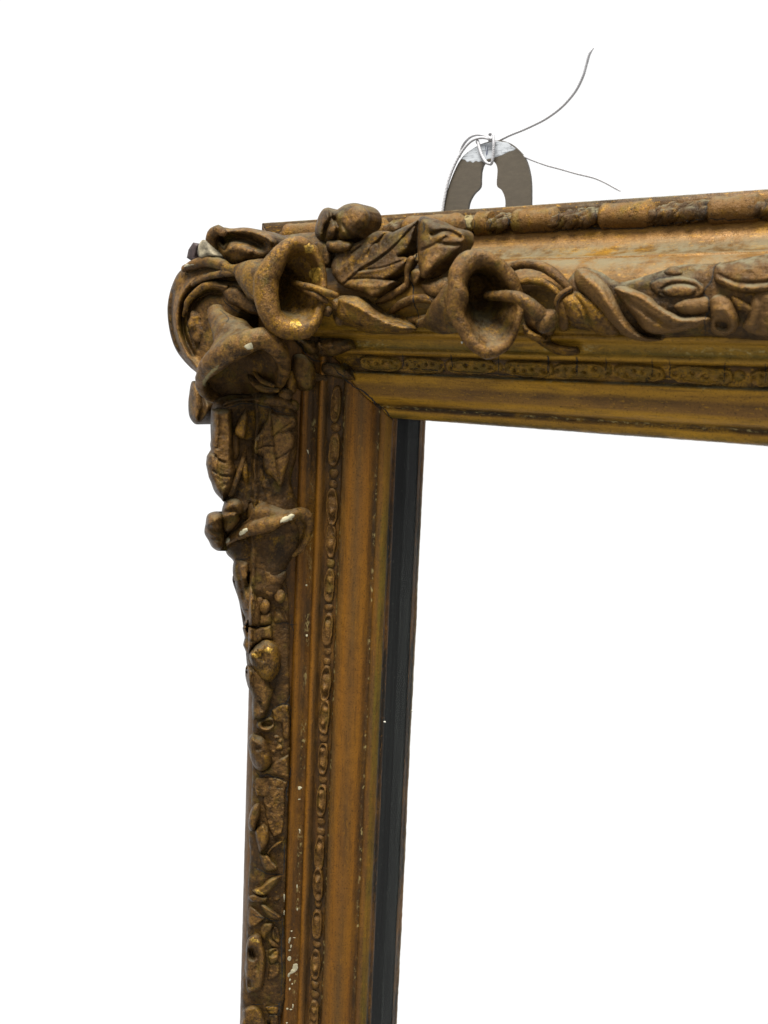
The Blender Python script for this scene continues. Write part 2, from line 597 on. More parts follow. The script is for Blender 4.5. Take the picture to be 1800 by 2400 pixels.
def roughen(verts, amp=0.00035, sc=230):
    out = []
    for v in verts:
        v = Vector(v)
        a, b_ = v + Vector((9, 0, 0)), v + Vector((0, 7, 0))
        out.append(v + Vector((fbm(a, sc, 2), fbm(b_, sc, 2), fbm(v, sc, 2))) * amp * 1.15 + Vector((noise.noise(a * sc * 4.1), noise.noise(b_ * sc * 4.1), noise.noise(v * sc * 4.1))) * amp * 0.28)
    return out


BUILT = []                    # everything a crack or chip may later be laid on


def done(o):
    BUILT.append(o)
    return o


def tube_geo(path, radii, ring=14, sub=6, flat=1.0, twist=None):
    """swept tube with round ends; flat < 1 squashes it towards the rail"""
    pts = catmull(path, sub)
    rr = catmull([[r] for r in radii], sub)
    P = [Vector(p) for p in pts]
    R = [max(float(r[0]), 0.00005) for r in rr]
    # rounded ends
    for end in (0, -1):
        t = (P[0] - P[1]).normalized() if end == 0 else (P[-1] - P[-2]).normalized()
        e, r = P[end].copy(), R[end]
        ext = [(e + t * r * math.sin(a), r * max(0.03, math.cos(a))) for a in (0.5, 1.0, 1.45)]
        for q, s in ext:
            if end == 0:
                P.insert(0, q); R.insert(0, s)
            else:
                P.append(q); R.append(s)
    verts, faces = [], []
    n_prev = None
    for i, p in enumerate(P):
        t = (P[min(i + 1, len(P) - 1)] - P[max(i - 1, 0)]).normalized()
        ref = Vector((0, -1, 0)) if n_prev is None else n_prev
        nn = (ref - t * ref.dot(t))
        nn = nn.normalized() if nn.length > 1e-6 else t.orthogonal().normalized()
        n_prev = nn
        b = t.cross(nn)
        for k in range(ring):
            a = 2 * math.pi * k / ring
            f = 1.0
            if twist:
                f = 1 + twist[0] * math.cos(2 * (a - twist[1] * i))
            verts.append(p + (nn * math.cos(a) * flat + b * math.sin(a)) * R[i] * f)
    for i in range(len(P) - 1):
        for k in range(ring):
            faces.append((i * ring + k, i * ring + (k + 1) % ring, (i + 1) * ring + (k + 1) % ring, (i + 1) * ring + k))
    faces.append(tuple(range(ring)))
    faces.append(tuple(range((len(P) - 1) * ring, len(P) * ring)))
    return verts, faces


def tube(name, z, pts, radii_mm, mat='orn', parent=None, amp=0.0003, ring=14, sub=6, flat=1.0):
    v, f = tube_geo([pt(p, z) for p in pts], [r * 0.001 for r in radii_mm], ring, sub, flat)
    wear = [0.8 * max(0.0, math.cos(2 * math.pi * (i % ring) / ring)) for i in range(len(v))]
    return done(mesh_obj(name, roughen(v, amp), f, M[mat], parent or root, True, {'wear': wear}))


def inside(poly, X, Y):
    res = np.zeros(X.shape, bool)
    n = len(poly)
    for i in range(n):
        x1, y1 = poly[i]
        x2, y2 = poly[(i + 1) % n]
        if y1 == y2:
            continue
        c = ((y1 > Y) != (y2 > Y)) & (X < (x2 - x1) * (Y - y1) / (y2 - y1) + x1)
        res ^= c
    return res


def seg_dist(pts, line, closed):
    """distance of points (n,2) to a polyline and the nearest points"""
    best = np.full(len(pts), 1e9)
    near = np.zeros_like(pts)
    n = len(line)
    for i in range(n if closed else n - 1):
        a, b = np.array(line[i]), np.array(line[(i + 1) % n])
        ab = b - a
        L2 = ab @ ab + 1e-9
        t = np.clip(((pts - a) @ ab) / L2, 0, 1)
        q = a + t[:, None] * ab
        d = np.hypot(*(pts - q).T)
        m = d < best
        best[m] = d[m]
        near[m] = q[m]
    return best, near


def relief(name, z, outline, H, dome=30, edge=0.25, ridges=(), lift=0.0, mat='orn', parent=None, base='s', h0=None, g=3.0,
           tilt=None, amp=0.35, nsc=260, smooth=True, skirt=2.0, power=0.55):
    """piece of raised ornament: traced outline, domed to H mm above the rail with ridges (+) and grooves (-) worked into it.
    ridges: (polyline, height mm, half width px); tilt: (x, y, dx, dy, mm per 100 px)"""
    conv = lambda p: (z[0] + p[0] / z[2], z[1] + p[1] / z[2])
    poly = [conv(p) for p in outline]
    if smooth:
        poly = [tuple(p) for p in catmull(poly, 5, True)]
    arr = np.array(poly)
    x0, y0 = arr.min(0) - g
    x1, y1 = arr.max(0) + g
    nx, ny = int((x1 - x0) / g) + 2, int((y1 - y0) / g) + 2
    X, Y = np.meshgrid(x0 + g * np.arange(nx), y0 + g * np.arange(ny))
    cx, cy = X[:-1, :-1] + g / 2, Y[:-1, :-1] + g / 2
    cells = inside(poly, cx, cy)
    used = np.zeros(X.shape, bool)
    for dy in (0, 1):
        for dx in (0, 1):
            used[dy:dy + ny - 1, dx:dx + nx - 1] |= cells
    idx = -np.ones(X.shape, int)
    idx[used] = np.arange(used.sum())
    pts = np.stack([X[used], Y[used]], 1)
    d, near = seg_dist(pts, poly, True)
    ins = inside(poly, pts[:, 0], pts[:, 1])
    # which vertices sit on the border of the cell set
    cnt = np.zeros(X.shape, int)
    for dy in (0, 1):
        for dx in (0, 1):
            cnt[dy:dy + ny - 1, dx:dx + nx - 1] += cells
    border = (cnt[used] < 4)
    pts[border] = near[border]
    d[border] = 0
    d[~ins] = 0
    t = np.clip(d / (dome / z[2]), 0, 1)
    L = H * (edge + (1 - edge) * (1 - (1 - t) ** 2) ** power)
    D = np.zeros(len(pts))
    for rg in ridges:
        line = [tuple(p) for p in catmull([conv(p) for p in rg[0]], 6)]
        dr, _ = seg_dist(pts, line, False)
        w = rg[2] / z[2]
        D = D + rg[1] * np.exp(-(dr / w) ** 2) * np.minimum(1, 0.25 + t * 1.2)
    if tilt:
        tx, ty, dx, dy, k = tilt
        tx, ty = conv((tx, ty))
        L = L + ((pts[:, 0] - tx) * dx + (pts[:, 1] - ty) * dy) * z[2] / 100 * k
    verts = []
    wear = []
    skirt_v = []
    for (px, py), l, dt, bd in zip(pts, L, D, border):
        l = l + lift
        if base == 's':
            hit, nrm, dd = surf(px, py)
        else:
            hit, nrm, dd = on_h(px, py, h0 * 0.001), Vector((0, -1, 0)), ray(px, py)
        c = max(0.40, abs(nrm.dot(dd)))
        dt += amp * fbm(hit, nsc, 3) + amp * 0.5 * fbm(hit, nsc * 3, 2)
        reach = (l / c + dt / max(c, 0.85)) * 0.001
        verts.append(hit - dd * reach)
        wear.append(0.0 if bd or name == 'ornament_ground' else float(np.clip((l + dt * 2.2 - lift) / max(H, 0.5) - 0.70, 0, 0.45) * 2.2 * (1 if dt > -0.3 else 0)))
        skirt_v.append(hit - dd * reach - nrm * ((max(l, 0.2) + skirt) * 0.001))
    faces = []
    edges = {}
    ys, xs = np.nonzero(cells)
    for yy, xx in zip(ys, xs):
        q = (int(idx[yy, xx]), int(idx[yy, xx + 1]), int(idx[yy + 1, xx + 1]), int(idx[yy + 1, xx]))
        faces.append(q)
        for a, b in zip(q, q[1:] + q[:1]):
            k = (min(a, b), max(a, b))
            edges[k] = None if k in edges else (a, b)
    n0 = len(verts)
    remap = {}
    for k, e in edges.items():
        if e is None:
            continue
        for a in e:
            if a not in remap:
                remap[a] = len(verts)
                verts.append(skirt_v[a])
                wear.append(0.0)
        a, b = e
        faces.append((b, a, remap[a], remap[b]))
    return done(mesh_obj(name, verts, faces, M[mat], parent or root, True, {'wear': wear}))


def blob(name, z, c, rx, ry, ang=0, depth=None, mat='orn', parent=None, amp=0.0006, nsc=170, dent=(), seg=24, point=0.0):
    """lumpy ellipsoid; radii in the tracing's pixels, depth as a fraction of the smaller radius"""
    C = pt(c, z)
    dist = (C - CAM).dot(FWD)
    k = dist / FPX / z[2]
    _, nrm, d = surf(z[0] + c[0] / z[2], z[1] + c[1] / z[2])
    f = (-d * 0.65 + Vector((0, -1, 0)) * 0.35).normalized()
    r = (RIGHT - f * RIGHT.dot(f)).normalized()
    u = f.cross(r).normalized()
    if u.dot(UP) < 0:
        u = -u
    a = math.radians(ang)
    e1 = r * math.cos(a) - u * math.sin(a)
    e2 = r * math.sin(a) + u * math.cos(a)
    dz = (depth if depth else 0.8) * min(rx, ry)
    verts, faces, wear = [], [], []
    rows = seg // 2 + 2
    for i in range(rows + 1):
        th = math.pi * i / rows
        for j in range(seg):
            ph = 2 * math.pi * j / seg
            x, y, w = math.cos(th), math.sin(th) * math.cos(ph), math.sin(th) * math.sin(ph)
            taper = 1 - point * (x + 1) / 2
            P = C + (e1 * x * rx + e2 * y * ry * taper + f * w * dz * taper) * k
            verts.append(P)
            wear.append(max(0.0, w - 0.35) * 1.3)
    for i in range(rows):
        for j in range(seg):
            faces.append((i * seg + j, i * seg + (j + 1) % seg, (i + 1) * seg + (j + 1) % seg, (i + 1) * seg + j))
    verts = roughen(verts, amp, nsc)
    return done(mesh_obj(name, verts, faces, M[mat], parent or root, True, {'wear': wear}))


def trumpet(name, z, stem, rim, lip, throat, slit, mat='orn', flare=2.2, amp=0.00045, bell=1.0):
    """trumpet flower: stem [(point.., radius mm)], rim closed curve, lip radii mm along the rim, throat point deep inside"""
    axis = [pt(p[:-1], z) for p in stem]
    rad = [p[-1] * 0.001 for p in stem]
    rimp = [Vector(p) for p in catmull([pt(p, z) for p in rim], 8, True)]
    lipr = [float(v[0]) * 0.001 for v in catmull([[v] for v in lip], 8, True)]
    m = len(rimp)
    C = sum(rimp, Vector()) / m
    T = pt(throat, z)
    # mouth normal by Newell's rule, pointing away from the stem
    N = Vector()
    for a, b in zip(rimp, rimp[1:] + rimp[:1]):
        N += (a - C).cross(b - C)
    N.normalize()
    if N.dot(C - axis[0]) < 0:
        N = -N
    verts, faces, rings, wear = [], [], [], []

    def add(ring, w=0.25):
        rings.append(len(verts))
        verts.extend(ring)
        wear.extend([w] * len(ring))
    ax = [Vector(p) for p in catmull(axis, 5)]
    rr = [float(v[0]) for v in catmull([[r] for r in rad], 5)]
    def circle(c, t, r):
        t = t.normalized()
        ring = []
        for P in rimp:
            e = (P - C)
            e = e - t * e.dot(t)
            e = e.normalized() if e.length > 1e-7 else t.orthogonal()
            ring.append(c + e * r)
        return ring
    for i in range(len(ax)):
        t = ax[min(i + 1, len(ax) - 1)] - ax[max(i - 1, 0)]
        add(circle(ax[i], t, rr[i]))
    last = circle(ax[-1], ax[-1] - ax[-2], rr[-1])
    back = []
    for P, l in zip(rimp, lipr):
        e = (P - C); e = (e - N * e.dot(N)).normalized()
        back.append(P + (e * 0.75 - N * 0.65) * l)
    tdir = (ax[-1] - ax[-2]).normalized()
    for k in range(1, 9):
        t = k / 8
        s1 = t ** 1.0
        ring = []
        for A, B in zip(last, back):
            d = B - A
            al = d.dot(tdir)
            perp = d - tdir * al
            ring.append(A + tdir * al * (t ** 0.8) + perp * (t ** flare))
        add(ring)
    for ph in (-25, 5, 35, 65, 95, 125, 155, 180):
        a = math.radians(ph)
        ring = []
        for P, l in zip(rimp, lipr):
            e = (P - C); e = (e - N * e.dot(N)).normalized()
            ring.append(P + (e * math.cos(a) + N * math.sin(a)) * l)
        add(ring, 0.5 + 0.5 * math.sin(math.radians(min(180, ph + 25) * 0.88)))
    inn = [P for P in verts[rings[-1]:rings[-1] + m]]
    deep = [T + (P - C) * slit for P in rimp]
    for k in range(1, 11):
        t = k / 10
        ring = []
        for A, B in zip(inn, deep):
            d = B - A
            al = d.dot(N)
            perp = d - N * al
            ring.append(A + N * al * (t ** 0.85) + perp * (t ** bell))
        add(ring, max(0.0, 0.45 - t))
    add([T - N * 0.006 + (p - T) * 0.25 for p in deep])
    for a, b in zip(rings, rings[1:]):
        for j in range(m):
            faces.append((a + j, a + (j + 1) % m, b + (j + 1) % m, b + j))
    faces.append(tuple(range(m)))
    faces.append(tuple(range(rings[-1], rings[-1] + m)))
    return done(mesh_obj(name, roughen(verts, amp, 210), faces, M[mat], root, True, {'wear': wear}))


# ------------------------------------------------------------------ rods and ribbons on the outer edge of the top rail
def src_x_to_u(x):
    d = ray(x, 528 - (x - 642) * 0.0652 + 22)
    t = (-0.0055 - CAM.z) / d.z if abs(d.z) > 1e-6 else 0
    # intersect with the plane of the rod's front, h = 0.012
    return on_h(x, 500 - (x - 1000) * 0.062, 0.012).x


def rod(x0, x1):
    u0, u1 = src_x_to_u(x0), src_x_to_u(x1)
    n = 9
    path = [Vector((u0 + (u1 - u0) * i / n, -0.0088, -0.0063)) for i in range(n + 1)]
    rr = [0.0022] + [0.0048 + 0.0003 * noise.noise(Vector((u0 * 50 + i, 0, 0))) for i in range(n - 1)] + [0.0022]
    v, f = tube_geo(path, rr, 16, 6)
    return done(mesh_obj('rod', roughen(v, 0.0004, 240), f, M['rail_rod'], rail_top))


M['rail_rod'] = ornament_material('gilt_rod', 0.45, 0.45, 0.25, (0.105, 0.052, 0.0125))


def ribbon(xa, w=42, tight=False):
    u = src_x_to_u(xa)
    k = 0.20 * 0.001 * w / 2
    vs, fs = [], []
    for s, (du, r) in enumerate(((-k * 0.85, 0.0021), (k * 0.0, 0.0017), (k * 0.85, 0.0022))):
        path = [Vector((u + du + k * 1.5 * t, -0.0088 - 0.0034 * math.sin(math.radians(20 + 150 * (t + 1) / 2)), -0.0066 + 0.0030 * t)) for t in (1, 0.6, 0.2, -0.2, -0.6, -1)]
        rr = [r * 0.5, r * 0.85, r * 0.7, r, r * 0.85, r * 0.5]
        v, f = tube_geo(path, rr, 10, 4, 0.65)
        b = len(vs)
        vs += v
        fs += [tuple(i + b for i in q) for q in f]
    return done(mesh_obj('ribbon', roughen(vs, 0.0009, 420), fs, M['orn_dusty'], rail_top))


for a, b in ((655, 770), (800, 905), (935, 1086), (1110, 1150), (1192, 1308), (1396, 1536), (1652, 1788), (1880, 2010), (2100, 2230), (2330, 2470)):
    rod(a, b)
for x, w in ((785, 24), (920, 30), (1099, 20), (1172, 40), (1332, 44), (1376, 36), (1560, 40), (1602, 44), (1638, 34), (1812, 46), (1856, 40), (2032, 40), (2072, 42), (2255, 44), (2300, 40)):
    ribbon(x, w)


# ------------------------------------------------------------------ bead-and-link enrichment
def bead_field(fn, lx, ly, nx, ny, ex):
    """little raised plaque: fn(x, y, r) gives its height over the unit disc"""
    verts, faces = [], []
    for i in range(ny + 1):
        r = i / ny
        for j in range(nx):
            a = 2 * math.pi * j / nx
            ca, sa = math.cos(a), math.sin(a)
            x = math.copysign(abs(ca) ** ex, ca) * r
            y = math.copysign(abs(sa) ** ex, sa) * r
            verts.append((x * lx, y * ly, fn(x, y, r)))
    for i in range(ny):
        for j in range(nx):
            faces.append((i * nx + j, i * nx + (j + 1) % nx, (i + 1) * nx + (j + 1) % nx, (i + 1) * nx + j))
    return verts, faces


def link_mesh(var, axis):
    rnd = random.Random(40 + var + (100 if axis == 'x' else 0))
    if axis == 'x':
        pits = [(px + rnd.uniform(-0.1, 0.1), rnd.uniform(-0.3, 0.3), rnd.uniform(0.05, 0.085), rnd.uniform(1.0, 2.6)) for px in (-0.84, -0.52, -0.18, 0.16, 0.50, 0.82)]
        bumps = [(rnd.uniform(-0.7, 0.7), rnd.uniform(-0.3, 0.3), rnd.uniform(0.08, 0.2), rnd.uniform(0.1, 0.4)) for _ in range(4)]
    else:
        pits = [(s * rnd.uniform(0.45, 0.68), rnd.uniform(-0.2, 0.2), rnd.uniform(0.09, 0.15), rnd.uniform(0.4, 1.1)) for s in (-1, 1)]
        bumps = [(rnd.uniform(-0.5, 0.5), rnd.uniform(-0.25, 0.25), rnd.uniform(0.10, 0.22), rnd.uniform(0.3, 0.8)) for _ in range(3)]

    def f(x, y, r):
        h = 0.62 + 0.34 * math.exp(-((r - 0.84) / 0.09) ** 2) - 0.22 * math.exp(-((r - 0.62) / 0.12) ** 2)
        for px, py, w, d in pits:
            h -= d * math.exp(-(((x - px) / w) ** 2 + ((y - py) / (w * 3.2)) ** 2))
        for px, py, w, d in bumps:
            h += d * math.exp(-(((x - px) / w) ** 2 + ((y - py) / (w * 2.6)) ** 2))
        return 0.0013 * (h * min(1, (1 - r) * 8) - 0.5 * (r > 0.98))
    if axis == 'x':
        return bead_field(f, 0.0106, 0.0030, 72, 20, 0.55)
    return bead_field(f, 0.0080, 0.0024, 40, 16, 0.75)


def pearl_mesh(var, axis):
    return bead_field(lambda x, y, r: 0.0015 * math.sqrt(max(0, 1 - r * r)) - 0.0004, 0.0018, 0.0020, 16, 6, 0.9)


BED_V, BED_H = 0.0624, 0.0246
bed_n = Vector((0.0026, -0.0063)).normalized()                   # (across, out) normal of the sloping bed


def bead_frames(axis):
    nv = Vector((0.38, 0.925))                                    # normal: towards the glass, out of the wall
    if axis == 'x':
        e1, n = Vector((1, 0, 0)), Vector((0, -nv.y, -nv.x))
    else:
        e1, n = Vector((0, 0, -1)), Vector((nv.x, -nv.y, 0))
    return e1, n.cross(e1), n


protos = {}
M['bead_x'] = ornament_material('gilt_beads_across', 0.9, 0.2, 0.35, (0.105, 0.062, 0.0085))
M['bead_z'] = ornament_material('gilt_beads_upright', 0.25, 0.2, 0.3, (0.072, 0.0340, 0.0075))
for kind, fn in (('link', link_mesh), ('pearl', pearl_mesh)):
    for var in range(7):
        for axis in 'xz':
            v, f = fn(var, axis)
            off = Vector((var * 3.1, 0.7 * var, 0))
            v = [Vector(p) + Vector((fbm(Vector(p) * 1.0 + off, 330, 2), fbm(Vector(p) + off * 2, 330, 2), fbm(Vector(p) - off, 330, 2))) * 0.0006 for p in v]
            me = bpy.data.meshes.new(kind)
            me.from_pydata([tuple(p) for p in v], [], f)
            bm = bmesh.new(); bm.from_mesh(me); bmesh.ops.recalc_face_normals(bm, faces=bm.faces); bm.to_mesh(me); bm.free()
            me.shade_smooth()
            wa = me.attributes.new('wear', 'FLOAT', 'POINT')
            wa.data.foreach_set('value', np.clip((np.array([p[2] for p in v]) * 1000 - 0.75) * 2.0, 0, 1).astype(np.float32))
            me.materials.append(M['bead_' + axis])
            protos[(kind, var, axis)] = me


def bead_row(axis, start, stop, parent):
    e1, e2, n = bead_frames(axis)
    s = start
    rnd = random.Random(11 if axis == 'x' else 12)
    k = 0
    pat = ['link', 'pearl', 'link', 'pearl', 'pearl', 'link', 'link', 'pearl'] if axis == 'z' else ['link', 'link', 'link', 'pearl', 'link']
    while s < stop:
        kind = pat[k % len(pat)]
        half = (0.0109 if axis == 'x' else 0.0074) if kind == 'link' else (0.0020 if axis == 'x' else 0.0024)
        s += half
        base = Vector((s, -BED_H, -BED_V)) if axis == 'x' else Vector((BED_V, -BED_H, -s))
        o = bpy.data.objects.new(kind, protos[(kind, rnd.randrange(7), axis)])
        fl = rnd.choice((-1, 1))
        sc = rnd.uniform(0.9, 1.1)
        mt = Matrix((e1 * fl, e2 * fl, n)).transposed().to_4x4()
        o.matrix_world = Matrix.Translation(base + n * rnd.uniform(-0.0004, 0.0002)) @ mt @ Matrix.Rotation(rnd.uniform(-0.05, 0.05), 4, 'Z') @ Matrix.Diagonal((sc, rnd.uniform(0.95, 1.05), rnd.uniform(0.8, 1.3) if kind == 'link' else rnd.uniform(0.5, 1.0), 1))
        link(o, parent)
        BUILT.append(o)
        s += half
        k += 1


bead_row('x', 0.074, 0.40, rail_top)
bead_row('z', 0.073, 0.56, rail_side)

# ------------------------------------------------------------------ ornament of the corner
H = 'h'
relief('ornament_ground', Z1, [(120, 800), (160, 620), (250, 520), (420, 330), (600, 280), (830, 300), (1150, 270), (1450, 330), (1600, 420), (1600, 900), (1300, 1000), (1150, 1200),
       (1000, 1400), (800, 1560), (450, 1560), (320, 1440), (270, 1260), (150, 1080)], 7, 160, 0.2, base=H, h0=25, mat='orn_dark', g=5, skirt=6, amp=1.2, nsc=160)
# cupped volute on the left
o = relief('scroll', Z1, [(150, 545), (80, 650), (42, 800), (45, 940), (75, 1080), (130, 1190), (240, 1305), (330, 1330), (480, 1080), (600, 860), (640, 650), (560, 560), (450, 500), (300, 500)],
       5, 40, 0.45, base=H, h0=42, skirt=10, g=2.5,
       ridges=[([(600, 590), (450, 575), (330, 590), (220, 645), (145, 740), (110, 880), (120, 1030), (180, 1170), (270, 1290)], 3.6, 26),
               ([(620, 640), (450, 615), (330, 640), (240, 700), (175, 800), (155, 930), (175, 1060), (230, 1180)], -4.6, 20),
               ([(480, 680), (380, 665), (290, 710), (215, 780), (185, 860)], 4.4, 20),
               ([(440, 730), (350, 730), (250, 790), (205, 880), (215, 1000), (250, 1120)], -4.4, 22),
               ([(70, 720), (62, 860), (80, 1010), (130, 1150)], -3.0, 18),
               ([(430, 530), (300, 535), (190, 570)], -2.0, 16)], amp=0.5)
o['label'] = 'cupped volute with nested rims at the outer corner'
blob('boss', Z1, (265, 980, 47, H), 72, 122, -8, 0.5, 'orn_warm', amp=0.0018, nsc=260)
tube('scroll', Z1, [(170, 545, 48, H), (260, 500, 49, H), (360, 490, 49.5, H), (450, 515, 50, H), (520, 550, 50, H)], [1.6, 2.2, 2.6, 2.4, 1.6], 'orn_dark', amp=0.0006)
tube('scroll', Z1, [(230, 660, 49, H), (330, 605, 50, H), (450, 580, 51, H), (560, 570, 51, H), (620, 600, 50, H)], [1.0, 1.4, 1.6, 1.6, 1.2], 'orn', amp=0.0004)
# scroll on top of the corner
relief('scroll', Z1, [(330, 345), (360, 270), (440, 232), (520, 240), (620, 233), (740, 255), (838, 308), (840, 420), (760, 470), (640, 480), (560, 510), (470, 495), (400, 430)],
       6, 60, 0.4, base=H, h0=41, skirt=8, g=2.5,
       ridges=[([(470, 340), (500, 315), (570, 310), (660, 330), (740, 370)], -6.5, 30), ([(470, 262), (560, 255), (680, 262), (780, 305), (825, 345)], 3.0, 22),
               ([(455, 270), (445, 330), (470, 390)], -3, 14), ([(480, 400), (560, 390), (640, 410)], 2.5, 40)])
tube('scroll', Z1, [(395, 430, 47, H), (370, 360, 48, H), (380, 290, 49, H), (425, 255, 50, H), (462, 275, 50, H)], [2.2, 2.6, 2.6, 2.2, 1.5], 'orn_dark', amp=0.0007)
o = relief('gesso_chip', Z1, [(266, 432), (272, 368), (303, 325), (338, 342), (368, 395), (405, 450), (350, 442), (290, 462)], 2.0, 30, 0.5, base=H, h0=50, mat='chip_corner', skirt=4, amp=0.8, nsc=500)
o['label'] = 'bare white gesso where the corner has broken'
o = relief('splinter', Z1, [(184, 460), (196, 400), (232, 345), (266, 362), (248, 430), (243, 488), (215, 480)], 1.5, 20, 0.7, base=H, h0=47, mat='shard', skirt=5, smooth=False)
relief('gesso_chip', Z1, [(160, 522), (200, 497), (262, 493), (250, 514), (200, 528)], 0.8, 12, 0.5, base=H, h0=50, mat='chip_corner', skirt=3)
tube('scroll', Z1, [(470, 690, 48, H), (400, 662, 49, H), (320, 675, 49.5, H), (245, 725, 49.5, H), (190, 800, 49, H), (165, 890, 47, H)], [1.2, 1.5, 1.6, 1.5, 1.3, 0.9], 'orn_gold', amp=0.0005)
relief('petal', Z1, [(455, 715), (490, 678), (560, 680), (640, 735), (720, 820), (735, 890), (650, 875), (560, 830), (490, 790)], 5, 50, 0.3, base=H, h0=46, g=2.5,
       ridges=[([(490, 780), (580, 835), (680, 870)], 1.2, 14)])
# two trumpet flowers that meet at the mitre
F1 = trumpet('trumpet_flower', Z1,
             [(470, 545, 50, H, 2.4), (540, 550, 51, H, 2.0), (600, 565, 52, H, 4.0), (670, 595, 53, H, 6.6), (740, 630, 54, H, 9.0)],
             [(965, 365, 59, H), (865, 470, 62, H), (782, 630, 64, H), (790, 800, 64, H), (850, 940, 62, H), (975, 1000, 58, H), (1105, 985, 54, H), (1178, 870, 51, H), (1205, 700, 49.5, H), (1195, 540, 49.5, H), (1150, 425, 51.5, H), (1060, 355, 55, H)],
             [3.0, 4.2, 5.0, 5.0, 4.6, 4.0, 3.2, 2.2, 1.6, 1.6, 2.0, 2.6], (900, 690, 45, H), 0.36, 'orn_gold', bell=0.8)
F1['label'] = 'large trumpet flower whose mouth faces along the top rail'
tube('stamen', Z1, [(985, 650, 51, H), (1060, 668, 53.5, H), (1150, 690, 54, H), (1230, 720, 53.5, H), (1300, 740, 51, H)], [1.2, 1.3, 1.4, 1.4, 1.2], 'orn_gold', F1, 0.0003)
tube('stamen', Z1, [(1005, 670, 50, H), (1080, 705, 53, H), (1160, 745, 53.5, H), (1230, 785, 52, H)], [1.0, 1.2, 1.3, 1.0], 'orn', F1, 0.0003)
F2 = trumpet('trumpet_flower', Z1,
             [(395, 850, 51, H, 3.6), (420, 910, 52, H, 4.4), (470, 980, 54, H, 6.0), (530, 1050, 56, H, 8.5)],
             [(770, 1062, 63, H), (655, 1090, 67, H), (550, 1130, 69, H), (445, 1190, 69, H), (360, 1270, 67, H), (300, 1355, 63, H), (300, 1440, 57, H), (380, 1515, 49, H), (500, 1545, 44, H), (640, 1535, 42, H), (780, 1480, 42, H), (885, 1390, 45, H), (915, 1260, 51, H), (865, 1140, 58, H)],
             [4.6, 5.4, 5.6, 5.2, 4.4, 3.2, 2.4, 2.0, 1.8, 1.8, 1.8, 2.2, 3.0, 4.0], (490, 1100, 28, H), 0.26, 'orn', bell=1.15)
F2['label'] = 'large trumpet flower hanging down over the upright rail'
tube('stamen', Z1, [(650, 1340, 46, H), (690, 1400, 47.5, H), (770, 1445, 47.5, H), (860, 1450, 46.5, H)], [0.9, 1.2, 1.3, 1.0], 'orn', F2, 0.0003)
tube('stamen', Z1, [(690, 1320, 46, H), (750, 1385, 47.5, H), (830, 1415, 48, H)], [0.8, 1.0, 0.9], 'orn_gold', F2, 0.0003)
# hooked leaf tip
relief('leaf', Z1, [(222, 1385), (265, 1400), (325, 1500), (362, 1575), (345, 1640), (300, 1690), (250, 1705), (205, 1650), (195, 1560), (203, 1470)], 6, 55, 0.3, base=H, h0=42, skirt=6,
       ridges=[([(240, 1420), (260, 1520), (255, 1660)], 1.5, 18), ([(300, 1500), (310, 1580), (280, 1660)], -2, 14)], mat='orn_dark')
# little leaves and berries in the angle
relief('leaf', Z1, [(985, 1200), (1050, 1180), (1125, 1245), (1155, 1340), (1135, 1430), (1065, 1455), (1005, 1400), (970, 1300)], 6, 60, 0.3, lift=1.0)
relief('leaf', Z1, [(1200, 1250), (1290, 1250), (1400, 1310), (1450, 1380), (1380, 1370), (1280, 1350), (1200, 1320)], 3, 40, 0.3, lift=0.6, mat='orn_dark')
relief('leaf', Z1, [(985, 1060), (1100, 1075), (1200, 1050), (1400, 1060), (1430, 1130), (1280, 1195), (1110, 1185), (1040, 1120)], 4, 60, 0.25, lift=0.5, mat='orn_dark', amp=1.0)
relief('leaf', Z1, [(930, 1330), (985, 1290), (1010, 1400), (990, 1480), (930, 1470)], 4, 40, 0.3, lift=1.0, mat='orn_gold')
for cx, cy, r, mt in ((925, 1485, 52, 'orn'), (865, 1550, 46, 'orn'), (985, 1565, 44, 'orn'), (1240, 860, 40, 'orn'), (1305, 815, 44, 'orn'), (1330, 930, 40, 'orn_dark')):
    blob('berry', Z1, (cx, cy, 4.0 if cy > 1000 else 6.0), r, r, 0, 0.9, mt, amp=0.0007)
relief('leaf', Z1, [(450, 1590), (620, 1545), (820, 1590), (1000, 1610), (1010, 1560), (900, 1490), (700, 1490), (480, 1520)], 5, 60, 0.3, lift=2, mat='orn_dark')
# bud over the top edge
o = relief('bud', Z1, [(1142, 250), (1165, 160), (1200, 100), (1245, 84), (1295, 103), (1370, 62), (1450, 50), (1520, 78), (1556, 140), (1545, 215), (1495, 265), (1470, 310), (1390, 335), (1290, 345), (1215, 352), (1155, 310)],
       10, 110, 0.15, base=H, h0=38, skirt=6, g=2.5, power=0.5,
       ridges=[([(1255, 95), (1265, 170), (1225, 240), (1215, 330)], -4.0, 18), ([(1300, 330), (1320, 240), (1290, 170)], -3.0, 18), ([(1300, 110), (1290, 180)], -2.5, 12),
               ([(1340, 100), (1330, 180), (1400, 290)], -1.2, 14)], amp=0.8)
o['label'] = 'split bud standing above the top edge of the frame'
relief('leaf', Z1, [(1235, 335), (1330, 328), (1410, 350), (1400, 405), (1300, 425), (1235, 395)], 4, 45, 0.3, base=H, h0=43)
relief('leaf', Z1, [(1150, 340), (1230, 350), (1260, 420), (1250, 520), (1190, 520), (1150, 430)], 3, 45, 0.3, base=H, h0=41, mat='orn_dark')

